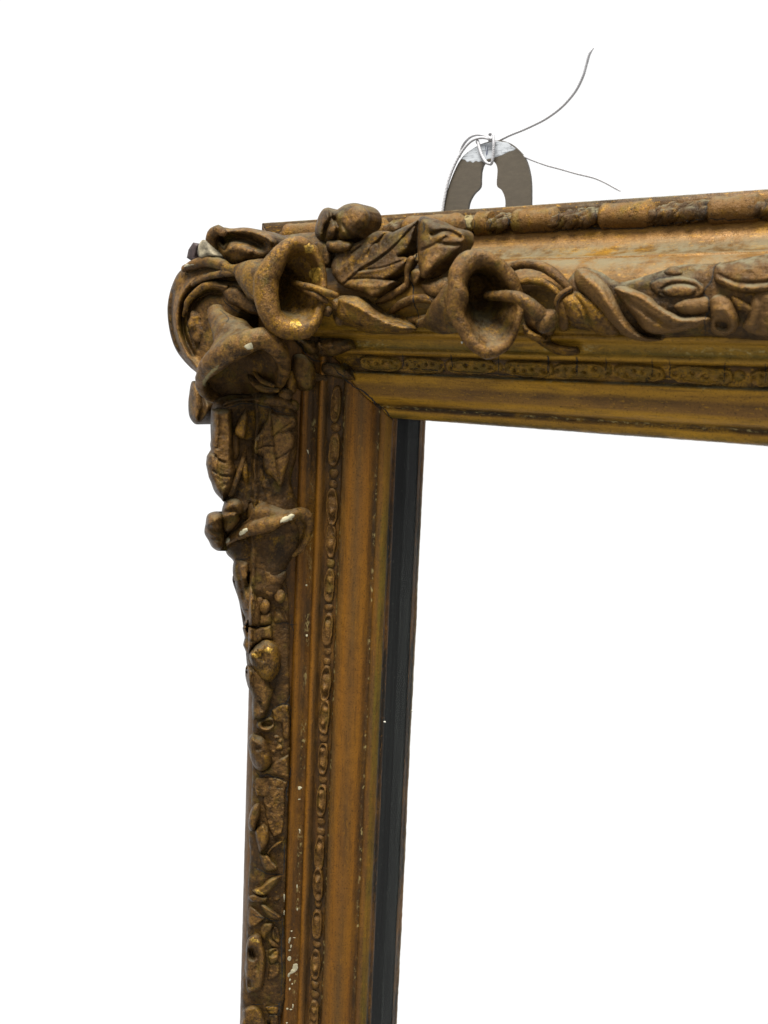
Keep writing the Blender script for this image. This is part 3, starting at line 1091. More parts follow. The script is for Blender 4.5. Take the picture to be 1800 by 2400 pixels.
# ------------------------------------------------------------------ ornament along the top rail
o = relief('leaf', Z8, [(1078, 78), (985, 130), (900, 172), (830, 205), (780, 232), (700, 213), (600, 212), (530, 242), (460, 290), (380, 342), (290, 375), (220, 402), (130, 470), (55, 560), (30, 640), (45, 740), (110, 840), (200, 905), (320, 935), (430, 960),
               (520, 1020), (620, 985), (720, 915), (800, 842), (790, 822), (700, 800), (730, 788), (830, 722), (925, 635), (968, 555), (930, 530), (850, 525), (900, 490), (965, 440), (1020, 330), (1050, 200)],
       4.6, 55, 0.5, base=H, h0=43.5, tilt=(500, 950, 0, 1, 0.75), g=2.0, skirt=7, smooth=False, amp=0.25,
       ridges=[([(170, 875), (370, 700), (600, 560), (800, 400), (1040, 150)], -1.3, 16), ([(180, 860), (380, 670), (640, 500), (860, 330)], 0.9, 40), ([(380, 690), (650, 660), (930, 560)], -1.0, 14),
               ([(250, 800), (480, 790), (760, 815)], -1.0, 13), ([(590, 360), (650, 290), (705, 230)], -1.4, 16), ([(280, 480), (390, 400), (470, 310)], -1.2, 14), ([(470, 520), (520, 400), (600, 340)], -0.7, 12),
               ([(330, 720), (520, 700), (800, 610)], 0.7, 30), ([(300, 860), (500, 890), (700, 870)], 0.7, 36), ([(120, 700), (300, 560), (480, 420)], 0.7, 40)])
o['label'] = 'broad veined leaf beside the crack in the ornament'
relief('leaf', Z2, [(498, 104), (590, 90), (690, 135), (780, 160), (803, 205), (790, 260), (740, 320), (640, 400), (570, 462), (505, 440)], 5.5, 60, 0.35, base=H, h0=42, tilt=(600, 450, 0, 1, 1.6), g=2.5, skirt=6,
       ridges=[([(560, 120), (640, 230), (560, 400)], 1.2, 40), ([(590, 190), (690, 170), (770, 210)], -2.2, 16), ([(640, 250), (720, 260), (790, 255)], -1.5, 12), ([(510, 300), (600, 260), (680, 210)], -1.0, 10)])
relief('leaf', Z2, [(-40, 610), (20, 585), (110, 592), (180, 640), (240, 690), (330, 738), (440, 770), (490, 808), (420, 835), (300, 838), (180, 832), (60, 790), (-30, 770), (-60, 700)], 8, 75, 0.2, lift=0.8, g=2.0,
       ridges=[([(20, 620), (150, 690), (300, 760), (450, 800)], 1.5, 22), ([(-20, 740), (120, 790), (300, 815)], -1.2, 14)], mat='orn_gold')
tube('stem', Z8, [(1010, 560, 43, H), (975, 640, 43, H), (955, 720, 42.5, H), (962, 800, 42, H), (950, 880, 41.5, H)], [1.5, 1.5, 1.3, 1.2, 1.3], 'orn_dark')
tube('stem', Z8, [(955, 860, 41.5, H), (880, 930, 42.5, H), (760, 1000, 42.5, H), (650, 1050, 42, H), (565, 1095, 40, H)], [1.2, 1.5, 1.5, 1.3, 0.9])
tube('stem', Z8, [(765, 1195, 40, H), (830, 1140, 41, H), (920, 1085, 42, H), (1025, 1045, 43, H), (1150, 1035, 43.5, H), (1280, 1068, 43, H), (1392, 1112, 41, H)], [1.3, 1.6, 1.6, 1.6, 1.7, 1.5, 1.2])
tube('stem', Z8, [(900, 1330, 38, H), (1010, 1300, 39, H), (1120, 1290, 40, H), (1230, 1290, 42, H)], [1.0, 1.3, 1.6, 2.0], 'orn')
relief('bud', Z8, [(1000, 760), (1002, 700), (1060, 672), (1130, 680), (1152, 740), (1120, 810), (1070, 872), (1020, 860)], 4.5, 50, 0.3, base=H, h0=40, mat='orn_gold')
relief('leaf', Z2, [(520, 520), (600, 490), (690, 470), (700, 560), (640, 600), (560, 590)], 3.5, 50, 0.3, lift=0.6)
F3 = trumpet('trumpet_flower', Z2,
             [(505, 768, 43, H, 1.7), (560, 758, 44, H, 2.4), (620, 742, 46, H, 5.2), (690, 710, 48, H, 7.4), (760, 660, 49, H, 9.0)],
             [(905, 345, 58, H), (815, 375, 61, H), (755, 470, 63, H), (757, 590, 63.5, H), (745, 690, 63, H), (785, 790, 62, H), (850, 895, 60, H), (935, 955, 58, H), (1015, 940, 55, H), (1090, 880, 52, H), (1135, 780, 50, H), (1155, 680, 49, H), (1145, 585, 49, H), (1110, 500, 51, H), (1050, 420, 53, H), (980, 365, 56, H)],
             [3.0, 3.8, 4.0, 3.8, 3.2, 2.6, 2.4, 2.4, 2.2, 1.8, 1.5, 1.4, 1.8, 2.4, 2.6, 2.6], (872, 545, 44, H), 0.27, 'orn', bell=0.75)
F3['label'] = 'trumpet flower in the middle of the top rail with a long drooping stamen'
tube('stamen', Z2, [(950, 590, 52, H), (1060, 590, 56, H), (1150, 605, 57, H), (1230, 655, 56, H), (1300, 725, 53, H)], [1.6, 2.0, 2.2, 2.4, 2.8], 'orn', F3, 0.0004)
blob('berry', Z2, (1335, 755, 52, H), 68, 78, 20, 0.9, 'orn', amp=0.0009)
tube('scroll', Z2, [(1060, 430, 3), (1130, 395, 4.2), (1220, 385, 4.8), (1320, 410, 4.8), (1410, 470, 4.2), (1480, 550, 2.5)], [1.4, 1.7, 1.8, 1.8, 1.7, 1.2], 'orn_dark')
tube('scroll', Z2, [(1150, 510, 2.5), (1220, 492, 3.4), (1310, 505, 3.6), (1385, 548, 3.2), (1440, 610, 2.0)], [1.0, 1.3, 1.4, 1.3, 1.0], 'orn_gold')
tube('scroll', Z2, [(1480, 545, 3.0), (1420, 590, 3.4), (1400, 640, 3.0), (1420, 700, 2.0)], [1.0, 1.2, 1.2, 0.8], 'orn')
relief('leaf', Z2, [(1175, 775), (1250, 825), (1340, 872), (1430, 910), (1532, 922), (1500, 948), (1390, 945), (1280, 900), (1190, 845)], 3.6, 22, 0.4, lift=1.2, mat='orn_gold', skirt=1.0)
relief('leaf', Z2, [(1180, 640), (1260, 660), (1290, 760), (1380, 830), (1300, 850), (1200, 790)], 2.5, 40, 0.3, lift=0.4, mat='orn_dark')
relief('leaf', Z2, [(1390, 640), (1440, 600), (1470, 700), (1480, 800), (1420, 820), (1400, 740)], 3, 30, 0.3, lift=0.5, mat='orn_gold')
# worn acanthus running to the right
relief('ornament_ground', Z3, [(300, 740), (420, 530), (560, 540), (700, 610), (900, 560), (1100, 500), (1330, 490), (1860, 450), (1860, 970), (1250, 962), (900, 985), (640, 940), (380, 900)], 1.3, 60, 0.05, lift=0.0, mat='orn_dusty', amp=0.9, nsc=150, g=4)
relief('acanthus', Z3, [(303, 735), (335, 692), (420, 670), (490, 700), (560, 760), (640, 830), (700, 925), (660, 965), (560, 950), (470, 905), (385, 895), (335, 825)], 3.8, 75, 0.15, lift=0.4, g=2.2,
       ridges=[([(400, 690), (470, 790), (500, 900)], -1.0, 14), ([(350, 720), (400, 820)], 0.5, 30)], mat='orn_gold')
relief('acanthus', Z3, [(425, 520), (492, 525), (565, 572), (632, 652), (682, 740), (742, 850), (850, 955), (985, 985), (860, 1000), (740, 965), (640, 890), (560, 790), (480, 705), (420, 645), (402, 580)], 5.6, 85, 0.12, lift=0.4, g=2.2, mat='orn_pale',
       ridges=[([(450, 560), (560, 650), (640, 770), (760, 920)], 0.9, 24), ([(520, 560), (600, 650), (650, 740)], -0.6, 12)])
relief('acanthus', Z3, [(662, 655), (720, 636), (800, 660), (890, 705), (960, 765), (1030, 805), (1100, 835), (1180, 830), (1262, 830), (1290, 862), (1190, 912), (1060, 942), (930, 952), (850, 925), (795, 850), (725, 760)], 4.4, 65, 0.12, lift=0.4, g=2.2, mat='orn_pale',
       ridges=[([(690, 660), (830, 700), (960, 785), (1100, 855), (1260, 850)], 1.4, 20), ([(730, 720), (850, 800), (1000, 890), (1150, 890)], -1.2, 18), ([(700, 740), (740, 800), (790, 850)], -1.5, 22)])
relief('stem', Z3, [(1048, 772), (1110, 724), (1200, 712), (1270, 712), (1290, 780), (1240, 822), (1120, 828)], 3.0, 55, 0.15, lift=0.5, mat='orn_pale')
o = relief('medallion', Z3, [(885, 625), (930, 590), (1010, 574), (1110, 572), (1190, 590), (1248, 640), (1230, 700), (1140, 725), (1020, 725), (930, 690)], 1.7, 40, 0.12, lift=0.5, mat='orn_dusty', g=2.2,
       ridges=[([(970, 660), (1030, 628), (1120, 622), (1195, 645), (1185, 690), (1110, 715), (1020, 712), (970, 680)], -0.9, 13), ([(1010, 675), (1090, 660), (1160, 672)], 0.6, 30)])
relief('bud', Z3, [(980, 560), (1000, 525), (1050, 508), (1100, 525), (1110, 560), (1050, 580)], 1.6, 40, 0.15, lift=0.4)
relief('acanthus', Z3, [(1318, 505), (1400, 488), (1500, 472), (1620, 455), (1760, 440), (1860, 470), (1860, 620), (1720, 670), (1590, 688), (1490, 682), (1390, 650), (1312, 600)], 3.2, 70, 0.25, lift=0.6, g=2.5, mat='orn_dusty',
       ridges=[([(1340, 600), (1450, 650), (1600, 660), (1800, 620)], 1.3, 22), ([(1340, 565), (1460, 612), (1600, 618), (1800, 588)], -0.8, 14)])
relief('scroll', Z3, [(1285, 725), (1350, 690), (1410, 715), (1450, 780), (1475, 860), (1445, 930), (1370, 962), (1292, 935), (1285, 840)], 3.4, 70, 0.15, lift=0.4, g=2.2, mat='orn_pale',
       ridges=[([(1345, 885), (1378, 893)], -4.2, 34), ([(1310, 790), (1390, 800), (1430, 870)], 0.8, 24)])
relief('leaf', Z3, [(1420, 700), (1480, 715), (1560, 770), (1600, 820), (1540, 812), (1460, 800), (1430, 760)], 2.4, 36, 0.2, lift=0.5, mat='orn_gold')
relief('acanthus', Z3, [(1560, 700), (1660, 645), (1760, 640), (1860, 660), (1860, 940), (1700, 965), (1560, 950), (1490, 900), (1530, 820)], 3.4, 90, 0.15, lift=0.4, g=2.5, mat='orn_pale',
       ridges=[([(1600, 700), (1620, 800), (1580, 930)], -1.0, 22), ([(1700, 680), (1720, 800), (1680, 940)], 0.8, 30)])
# beyond the picture's edge the running ornament goes on
for k in range(3):
    z = (1760 + 230 * k, 440 - 6 * k, 2.765)
    relief('acanthus', z, [(250, 560), (400, 520), (560, 600), (700, 800), (820, 940), (640, 930), (460, 800), (300, 680)], 6, 70, 0.3, lift=0.8, g=5)

# ------------------------------------------------------------------ ornament down the upright rail
relief('ornament_ground', Z5, [(225, 110), (450, 60), (620, 60), (750, 120), (768, 330), (760, 480), (725, 620), (760, 760), (800, 900), (780, 1050), (690, 1200), (640, 1390), (420, 1390), (365, 1250), (352, 1150), (300, 1080), (300, 900), (296, 780), (225, 690), (195, 560), (205, 420)],
       5, 90, 0.2, lift=1.0, mat='orn_side', g=4, skirt=14, amp=0.9, nsc=200)
relief('leaf', Z9, [(130, 150), (240, 130), (390, 140), (402, 300), (412, 500), (405, 760), (440, 900), (400, 1080), (350, 1180), (272, 1272), (180, 1150), (100, 980), (65, 820), (75, 720), (125, 640), (115, 580), (145, 400), (125, 300)],
       6.5, 90, 0.35, lift=2.5, skirt=10, mat='orn_dark', g=2.2, smooth=False, amp=0.7, nsc=420,
       ridges=[([(230, 180), (240, 400), (210, 620)], -1.0, 20), ([(90, 700), (100, 900), (230, 1180)], 0.9, 20), ([(130, 660), (220, 760), (300, 800)], -1.2, 14), ([(210, 740), (190, 860), (220, 960)], 0.9, 12), ([(160, 900), (260, 960), (380, 960)], -0.9, 14), ([(330, 220), (350, 480), (340, 760)], 0.8, 30)])
o = relief('leaf', Z9, [(845, 115), (870, 200), (960, 212), (1060, 222), (1140, 232), (1172, 290), (1160, 360), (1095, 405), (1150, 480), (1142, 600), (1092, 690), (1076, 800), (1040, 920), (1010, 1040), (975, 1105), (930, 1060), (880, 990), (800, 940), (762, 860), (750, 730), (700, 702), (650, 690), (638, 610), (660, 520), (720, 420), (800, 280)],
           4.5, 60, 0.5, lift=4.8, mat='orn_side', g=2.2, smooth=False, skirt=5, amp=0.3, nsc=500,
           ridges=[([(860, 210), (880, 500), (960, 1050)], -1.0, 10), ([(890, 480), (1000, 380), (1120, 300)], -0.9, 10), ([(880, 600), (780, 600), (680, 640)], -0.9, 10), ([(920, 760), (1030, 700), (1100, 640)], -0.8, 10), ([(1090, 400), (1040, 430), (960, 440)], -0.9, 18)])
o['label'] = 'dusty flat leaf above the small trumpet flower'
relief('bud', Z9, [(548, 150), (576, 185), (578, 320), (552, 490), (500, 512), (425, 472), (412, 405), (450, 300), (505, 210)], 3.6, 40, 0.35, lift=6.0, mat='orn_gold', g=2.0, skirt=5)
tube('stem', Z9, [(425, 470, 6.5), (425, 600, 6.5), (430, 700, 6), (415, 780, 5)], [1.8, 1.6, 1.5, 1.2], 'orn_side')
tube('stem', Z9, [(556, 570, 5), (540, 680, 6), (500, 820, 6.8), (455, 960, 7), (410, 1080, 7), (375, 1175, 6.5)], [0.5, 0.8, 1.1, 1.3, 1.5, 1.7])
tube('stem', Z9, [(525, 700, 5.5), (535, 850, 6.5), (550, 980, 6.5), (560, 1070, 5)], [0.9, 1.3, 1.3, 0.9], 'orn_gold')
tube('stem', Z9, [(690, 750, 4.5), (735, 870, 5.5), (742, 970, 5.5), (728, 1075, 4.5)], [0.8, 1.1, 1.1, 0.8])
relief('leaf', Z9, [(590, 720), (680, 740), (720, 900), (720, 1040), (640, 1060), (590, 940)], 3, 50, 0.3, lift=3.0, mat='orn_side', amp=0.8, nsc=420)
relief('boss', Z9, [(740, 1010), (800, 975), (850, 1000), (872, 1070), (850, 1130), (780, 1140), (735, 1090)], 3.5, 40, 0.4, lift=3.0, mat='orn_dark')
F4 = trumpet('trumpet_flower', Z5,
             [(420, 680, 42, H, 3.0), (450, 730, 43, H, 4.0), (500, 800, 44, H, 5.4), (555, 860, 45, H, 7.0)],
             [(335, 1005, 50, H), (420, 962, 51.5, H), (520, 925, 51, H), (615, 902, 49, H), (705, 860, 45.5, H), (785, 838, 40, H), (842, 880, 36.5, H), (838, 960, 34.5, H), (790, 1060, 35, H), (700, 1120, 37, H), (580, 1130, 39.5, H), (460, 1105, 42, H), (370, 1065, 45.5, H)],
             [2.9, 3.2, 3.3, 3.2, 3.1, 2.8, 2.2, 1.8, 1.6, 1.6, 1.7, 1.9, 2.3], (600, 985, 37.5, H), 0.42, 'orn', bell=0.7)
F4['label'] = 'smaller trumpet flower on the upright rail with chipped white lip'
relief('petal', Z5, [(405, 680), (450, 660), (510, 700), (560, 780), (600, 850), (560, 870), (470, 860), (420, 800)], 3.5, 50, 0.3, base=H, h0=45, g=2.5, mat='orn_gold')
relief('bud', Z5, [(170, 910), (185, 845), (245, 825), (290, 850), (300, 930), (290, 1040), (262, 1082), (215, 1060), (190, 1015), (163, 965)], 8, 60, 0.25, lift=1.0, skirt=10, mat='orn_side',
       ridges=[([(190, 930), (240, 960), (290, 940)], -2.2, 16), ([(220, 1000), (260, 1010)], -2, 14)])
relief('leaf', Z5, [(280, 800), (310, 745), (380, 740), (420, 790), (410, 880), (360, 940), (300, 960), (270, 900)], 6, 55, 0.3, lift=3.0, skirt=8, ridges=[([(300, 830), (360, 820), (400, 850)], -1.8, 14)])
relief('ornament_ground', Z6, [(150, 0), (300, -60), (540, 0), (590, 300), (590, 700), (598, 1000), (592, 1300), (588, 1600), (576, 2000), (556, 2600), (535, 3400), (232, 3400), (250, 2960), (258, 2800), (268, 2400), (284, 2180), (274, 2000), (286, 1880), (296, 1700), (304, 1400), (302, 1100), (300, 900), (262, 700), (240, 450), (200, 200)],
       2.0, 30, 0.55, lift=0.1, mat='orn_dark', amp=0.6, nsc=330, g=2.6, skirt=3)
# block under the small trumpet
relief('leaf', Z10, [(80, 100), (210, 75), (380, 120), (430, 300), (450, 600), (560, 860), (620, 1100), (600, 1440), (480, 1445), (280, 1390), (300, 1270), (230, 1100), (150, 850), (90, 560), (45, 330)], 5.5, 190, 0.2, lift=2.0, mat='orn_side', skirt=8, g=2.0, amp=0.3, nsc=400,
       ridges=[([(150, 120), (150, 330), (220, 640)], -1.4, 40), ([(240, 740), (255, 880)], -1.6, 34), ([(330, 200), (350, 420), (400, 700)], 0.7, 40), ([(300, 640), (380, 640), (460, 610)], -0.8, 18), ([(340, 800), (420, 1000), (480, 1250)], 0.6, 60), ([(240, 1090), (350, 1110)], -0.8, 14)])
relief('leaf', Z10, [(420, 130), (620, 130), (900, 330), (1110, 330), (1090, 560), (900, 660), (700, 650), (520, 600), (430, 420)], 4.2, 150, 0.2, lift=1.8, mat='orn_dark', skirt=6, g=2.0, amp=0.4, nsc=400,
       ridges=[([(560, 420), (600, 500), (620, 540)], -5, 62), ([(640, 170), (600, 280), (520, 350)], -2.2, 50), ([(930, 330), (1020, 320)], -1.0, 20), ([(750, 380), (820, 560)], 0.6, 60)])
relief('leaf', Z10, [(560, 1160), (800, 1150), (830, 1300), (800, 1390), (640, 1440), (520, 1440)], 3.6, 110, 0.2, lift=1.6, mat='orn_side', g=2.0, amp=0.3)
relief('leaf', Z10, [(890, 1080), (1000, 1040), (1100, 1120), (1180, 1340), (1000, 1350), (880, 1370), (850, 1240)], 2.2, 90, 0.2, lift=1.2, mat='orn_dark', g=2.0, amp=0.5, ridges=[([(1000, 1080), (1060, 1200), (1100, 1330)], -0.9, 20)])
for cx, cy, rx, ry in ((800, 730, 100, 115), (985, 835, 112, 140), (685, 1040, 112, 155), (560, 940, 90, 120)):
    blob('berry', Z10, (cx, cy, 4.6), rx, ry, 10, 0.75, 'orn_side', amp=0.0005)
relief('leaf', Z10, [(275, 1402), (400, 1440), (520, 1452), (720, 1432), (800, 1402), (838, 1560), (842, 1690), (700, 1680), (560, 1760), (440, 1850), (380, 1960), (330, 1985), (250, 1800), (285, 1650), (240, 1460)], 4.8, 60, 0.45, lift=1.2, mat='orn_side', skirt=6, g=2.0, smooth=False,
       ridges=[([(450, 1480), (540, 1700)], 0.7, 60), ([(270, 1640), (360, 1700), (440, 1720)], -0.9, 22), ([(640, 1680), (760, 1720), (840, 1740)], -0.9, 20)])
relief('bud', Z10, [(370, 2000), (440, 1850), (560, 1740), (700, 1680), (850, 1720), (960, 1860), (1005, 2060), (1000, 2230), (920, 2420), (780, 2540), (640, 2520), (520, 2400), (420, 2200)], 7.7, 200, 0.12, lift=1.6, mat='orn_gold', g=2.0,
       ridges=[([(500, 1960), (560, 2080)], -0.6, 30), ([(640, 1980), (660, 2100)], -1.0, 40), ([(740, 1900), (800, 1990), (820, 2080)], 0.7, 36)])
relief('leaf', Z11, [(130, 0), (200, 20), (300, 40), (420, 130), (490, 220), (560, 370), (600, 400), (580, 520), (545, 660), (440, 900), (300, 930), (240, 925), (222, 750), (232, 550), (150, 350), (108, 150)], 5.0, 110, 0.18, lift=1.0, mat='orn_side', skirt=6, g=2.0,
       ridges=[([(300, 80), (400, 300), (440, 560), (380, 840)], 0.7, 50), ([(380, 650), (400, 760)], -1.0, 40)])
relief('leaf', Z11, [(560, 760), (640, 720), (760, 668), (860, 680), (880, 900), (875, 1200), (850, 1290), (760, 1260), (740, 1000), (600, 960)], 1.9, 40, 0.18, lift=1.6, mat='orn_warm', g=2.0, smooth=False, amp=0.6, nsc=500)
relief('scroll', Z11, [(330, 960), (440, 930), (545, 890), (610, 960), (600, 1090), (490, 1160), (370, 1120), (300, 1040)], 3.4, 60, 0.18, lift=1.6, mat='orn_dark', g=1.8, ridges=[([(455, 1015), (530, 1010)], -4.2, 52), ([(400, 1090), (500, 1110), (580, 1050)], 0.8, 20)])
relief('bud', Z11, [(295, 1200), (400, 1228), (470, 1300), (510, 1400), (555, 1520), (575, 1620), (540, 1730), (430, 1825), (310, 1800), (220, 1660), (168, 1460), (162, 1280), (215, 1185)], 7.4, 170, 0.12, lift=1.4, mat='orn_warm', skirt=5, g=2.0,
       ridges=[([(320, 1440), (350, 1445)], -1.1, 40), ([(460, 1510), (485, 1510)], -1.1, 36), ([(300, 1260), (390, 1300)], -0.6, 30)])
for cx, cy, rx, ry, mt in ((570, 1205, 40, 36, 'orn_dark'), (640, 1230, 46, 50, 'orn_dark'), (710, 1290, 44, 46, 'orn_dark'), (690, 1410, 58, 66, 'orn'), (600, 1330, 52, 46, 'orn_dark'), (600, 1480, 56, 50, 'orn_dark'), (740, 1500, 46, 52, 'orn_dark'), (870, 1440, 26, 40, 'orn_gold')):
    blob('berry', Z11, (cx, cy, 1.8), rx, ry, 20, 0.7, mt, amp=0.0008, nsc=400)
relief('leaf', Z11, [(330, 1830), (430, 1840), (570, 1720), (640, 1640), (860, 1540), (860, 1960), (640, 1890), (500, 1880), (390, 1880)], 2.2, 40, 0.18, lift=1.6, mat='orn', g=2.2, smooth=False, amp=0.7, nsc=450)
blob('berry', Z11, (350, 2010, 2.2), 85, 80, 0, 0.6, 'orn_side')
relief('leaf', Z11, [(300, 1930), (400, 1930), (640, 1930), (840, 2010), (800, 2200), (600, 2300), (300, 2250), (270, 2100)], 1.9, 30, 0.18, lift=1.5, mat='orn', g=2.0, smooth=False, amp=0.9, nsc=480)
relief('leaf', Z12, [(470, 30), (620, 20), (840, 60), (860, 300), (850, 620), (800, 900), (640, 980), (560, 820), (500, 600), (450, 300)], 2.0, 30, 0.18, lift=1.4, mat='orn_dark', g=1.8, smooth=False, amp=0.7, nsc=520)
relief('bud', Z12, [(235, 430), (300, 350), (370, 335), (400, 420), (398, 540), (345, 700), (300, 830), (215, 850), (170, 720), (190, 560)], 5.6, 70, 0.18, lift=1.4, mat='orn_side', skirt=5, g=2.0)
relief('leaf', Z12, [(300, 830), (430, 725), (510, 760), (548, 830), (565, 1000), (485, 1180), (385, 1252), (340, 1110), (310, 960)], 5.0, 60, 0.18, lift=1.4, mat='orn_warm', g=2.0, ridges=[([(430, 760), (470, 900), (420, 1150)], 0.6, 40), ([(490, 760), (505, 830)], -1.2, 18)])
relief('leaf', Z12, [(800, 1030), (785, 1080), (700, 1140), (610, 1200), (545, 1292), (512, 1262), (580, 1170), (690, 1070)], 3.4, 20, 0.18, lift=1.4, mat='orn', g=1.6)
relief('leaf', Z12, [(375, 1290), (480, 1285), (550, 1310), (625, 1420), (725, 1525), (640, 1602), (500, 1592), (430, 1480)], 4.3, 60, 0.18, lift=1.4, mat='orn', g=1.8, ridges=[([(520, 1310), (610, 1440), (700, 1530)], 0.9, 26)])
relief('leaf', Z12, [(790, 1680), (745, 1790), (640, 1920), (505, 2035), (360, 2045), (268, 1970), (262, 1930), (420, 1870), (520, 1760), (640, 1690)], 4.3, 60, 0.18, lift=1.4, mat='orn_gold', g=1.8, ridges=[([(420, 1900), (600, 1800), (740, 1700)], 0.7, 40)])
relief('leaf', Z12, [(180, 2060), (300, 2020), (420, 2060), (540, 2070), (500, 2170), (360, 2190), (220, 2160)], 3.4, 50, 0.18, lift=1.2, mat='orn_dark', g=2.0)
for cx, cy, r, mt in ((690, 1965, 36, 'orn_gold'), (690, 2090, 62, 'orn'), (590, 2090, 42, 'orn_dark'), (380, 2190, 50, 'orn_gold'), (560, 1985, 30, 'orn_dark')):
    blob('berry', Z12, (cx, cy, 1.6), r, r, 0, 0.7, mt, amp=0.0006)
relief('leaf', Z13, [(395, 20), (480, 0), (560, 60), (680, 140), (782, 222), (760, 272), (620, 272), (500, 180)], 4.0, 46, 0.18, lift=1.4, mat='orn', g=1.8, ridges=[([(440, 40), (580, 130), (760, 240)], 0.7, 26)])
relief('leaf', Z13, [(190, 40), (280, 60), (420, 190), (500, 252), (420, 330), (300, 420), (190, 420), (165, 250)], 2.5, 50, 0.18, lift=1.0, mat='orn_dark', g=2.0, ridges=[([(400, 150), (440, 190)], 0.8, 20)])
relief('leaf', Z13, [(440, 360), (540, 335), (640, 350), (610, 470), (530, 560), (480, 660), (420, 620), (400, 500)], 3.7, 60, 0.18, lift=1.2, mat='orn_warm', g=1.8)
tube('stem', Z13, [(555, 610, 1.6), (600, 690, 2.4), (670, 740, 2.4), (740, 775, 1.6)], [0.6, 1.0, 1.0, 0.7], 'orn')
relief('leaf', Z13, [(640, 400), (740, 450), (770, 620), (760, 740), (680, 700), (600, 600)], 2.5, 40, 0.18, lift=1.0, mat='orn_warm', g=2.0, ridges=[([(650, 470), (700, 640)], -1.0, 20)])
relief('leaf', Z13, [(545, 850), (680, 800), (745, 860), (740, 1000), (640, 1100), (560, 1080)], 3.4, 50, 0.18, lift=1.2, mat='orn', g=1.8, ridges=[([(580, 940), (640, 870), (690, 850)], -1.4, 26), ([(620, 1000), (690, 980)], 0.7, 30)])
relief('leaf', Z13, [(560, 1090), (740, 1080), (750, 1300), (600, 1400), (520, 1400), (540, 1250)], 2.2, 40, 0.18, lift=1.0, mat='orn_dark', g=2.0, amp=0.8, nsc=500)
o = relief('scroll', Z13, [(150, 680), (190, 600), (310, 535), (405, 590), (445, 740), (492, 890), (505, 1100), (485, 1290), (450, 1450), (400, 1580), (250, 1640), (150, 1600), (118, 1300), (122, 1000), (130, 820)], 5.0, 90, 0.25, lift=1.0, mat='orn', skirt=5, g=1.8,
       ridges=[([(225, 860), (250, 960)], -4.4, 60), ([(190, 1420), (200, 1520)], -2.6, 46), ([(360, 700), (430, 860), (440, 1100), (410, 1350)], 0.9, 36), ([(330, 830), (350, 1000), (330, 1200)], -0.8, 40)])
rr = random.Random(5)
for k in range(46):
    cy = rr.uniform(1440, 1830)
    blob('pebble', Z13, (rr.uniform(480, 740), cy, 1.1), rr.uniform(22, 44), rr.uniform(16, 30), rr.uniform(0, 90), 0.8, rr.choice(('orn', 'orn_warm', 'orn_gold', 'orn_dark')), amp=0.0004, seg=12)
relief('leaf', Z13, [(75, 1950), (200, 1868), (330, 1880), (440, 1990), (520, 2180), (560, 2350), (60, 2350), (65, 2100)], 5.0, 90, 0.18, lift=0.9, mat='orn_warm', skirt=5, g=2.0, ridges=[([(370, 1900), (450, 2040), (530, 2250)], -1.4, 18)])
relief('leaf', Z13, [(480, 1890), (620, 1875), (720, 1900), (715, 2020), (600, 2040), (520, 1990)], 2.3, 40, 0.18, lift=1.0, mat='orn_gold', g=1.8)
relief('leaf', Z13, [(540, 2050), (720, 2040), (720, 2250), (600, 2260)], 1.9, 40, 0.18, lift=0.8, mat='orn_dusty')
for k in range(3):
    z = (500 - 6 * k, 2420 + 170 * k, 3.318)
    relief('acanthus', z, [(240, 40), (340, 0), (460, 80), (500, 260), (440, 480), (330, 500), (260, 300)], 4, 70, 0.3, lift=0.8, g=5)


# ------------------------------------------------------------------ hanging plate and string
def build_plate():
    outer = [(205, 1330), (225, 1245), (255, 1110), (295, 990), (345, 885), (400, 822), (500, 762), (600, 738), (680, 750), (742, 792), (800, 862), (830, 955), (841, 1050), (841, 1210), (841, 1300)]
    hole = [(400, 1290), (402, 1235), (412, 1170), (442, 1112), (487, 1062), (492, 1000), (497, 945), (515, 900), (555, 878), (592, 892), (610, 940), (606, 1050), (640, 1085), (663, 1145), (664, 1222), (664, 1290)]
    w = lambda p, y: (lambda q: (q.x, y, q.z))(on_h(Z4[0] + p[0] / Z4[2], Z4[1] + p[1] / Z4[2], -0.0006))
    # the plate is the strip between outer edge and keyhole; resample both open curves to the same count and bridge them
    def resample(c, n):
        c = np.array(catmull([list(p) for p in c], 8))
        L = np.concatenate([[0], np.cumsum(np.hypot(*np.diff(c, axis=0).T))])
        t = np.linspace(0, L[-1], n)
        return np.stack([np.interp(t, L, c[:, 0]), np.interp(t, L, c[:, 1])], 1)
    n = 90
    A, B = resample(outer, n), resample(hole, n)
    vs, fs = [], []
    for y in (0.0006, 0.0020):
        for a, b in zip(A, B):
            vs += [w(a, y), w(b, y)]
    m = 2 * n
    for i in range(n - 1):
        a = 2 * i
        fs.append((a, a + 1, a + 3, a + 2))
        fs.append((m + a, m + a + 2, m + a + 3, m + a + 1))
        fs.append((a, a + 2, m + a + 2, m + a))
        fs.append((a + 1, m + a + 1, m + a + 3, a + 3))
    o = mesh_obj('hanging_plate', vs, fs, M['plate'], root, False)
    o['label'] = 'dull steel hanging plate with keyhole and white paint on its rounded top'
    return o


plate = done(build_plate())

# ------------------------------------------------------------------ laying thin marks on what is built
def tree_of(objs):
    vs, fs = [], []
    for o in objs:
        mw = o.matrix_world if o.parent is None else o.matrix_basis
        b = len(vs)
        vs += [mw @ v.co for v in o.data.vertices]
        fs += [tuple(i + b for i in p.vertices) for p in o.data.polygons]
    return BVHTree.FromPolygons(vs, fs)


ALL = tree_of(BUILT + [rail_top, rail_side])


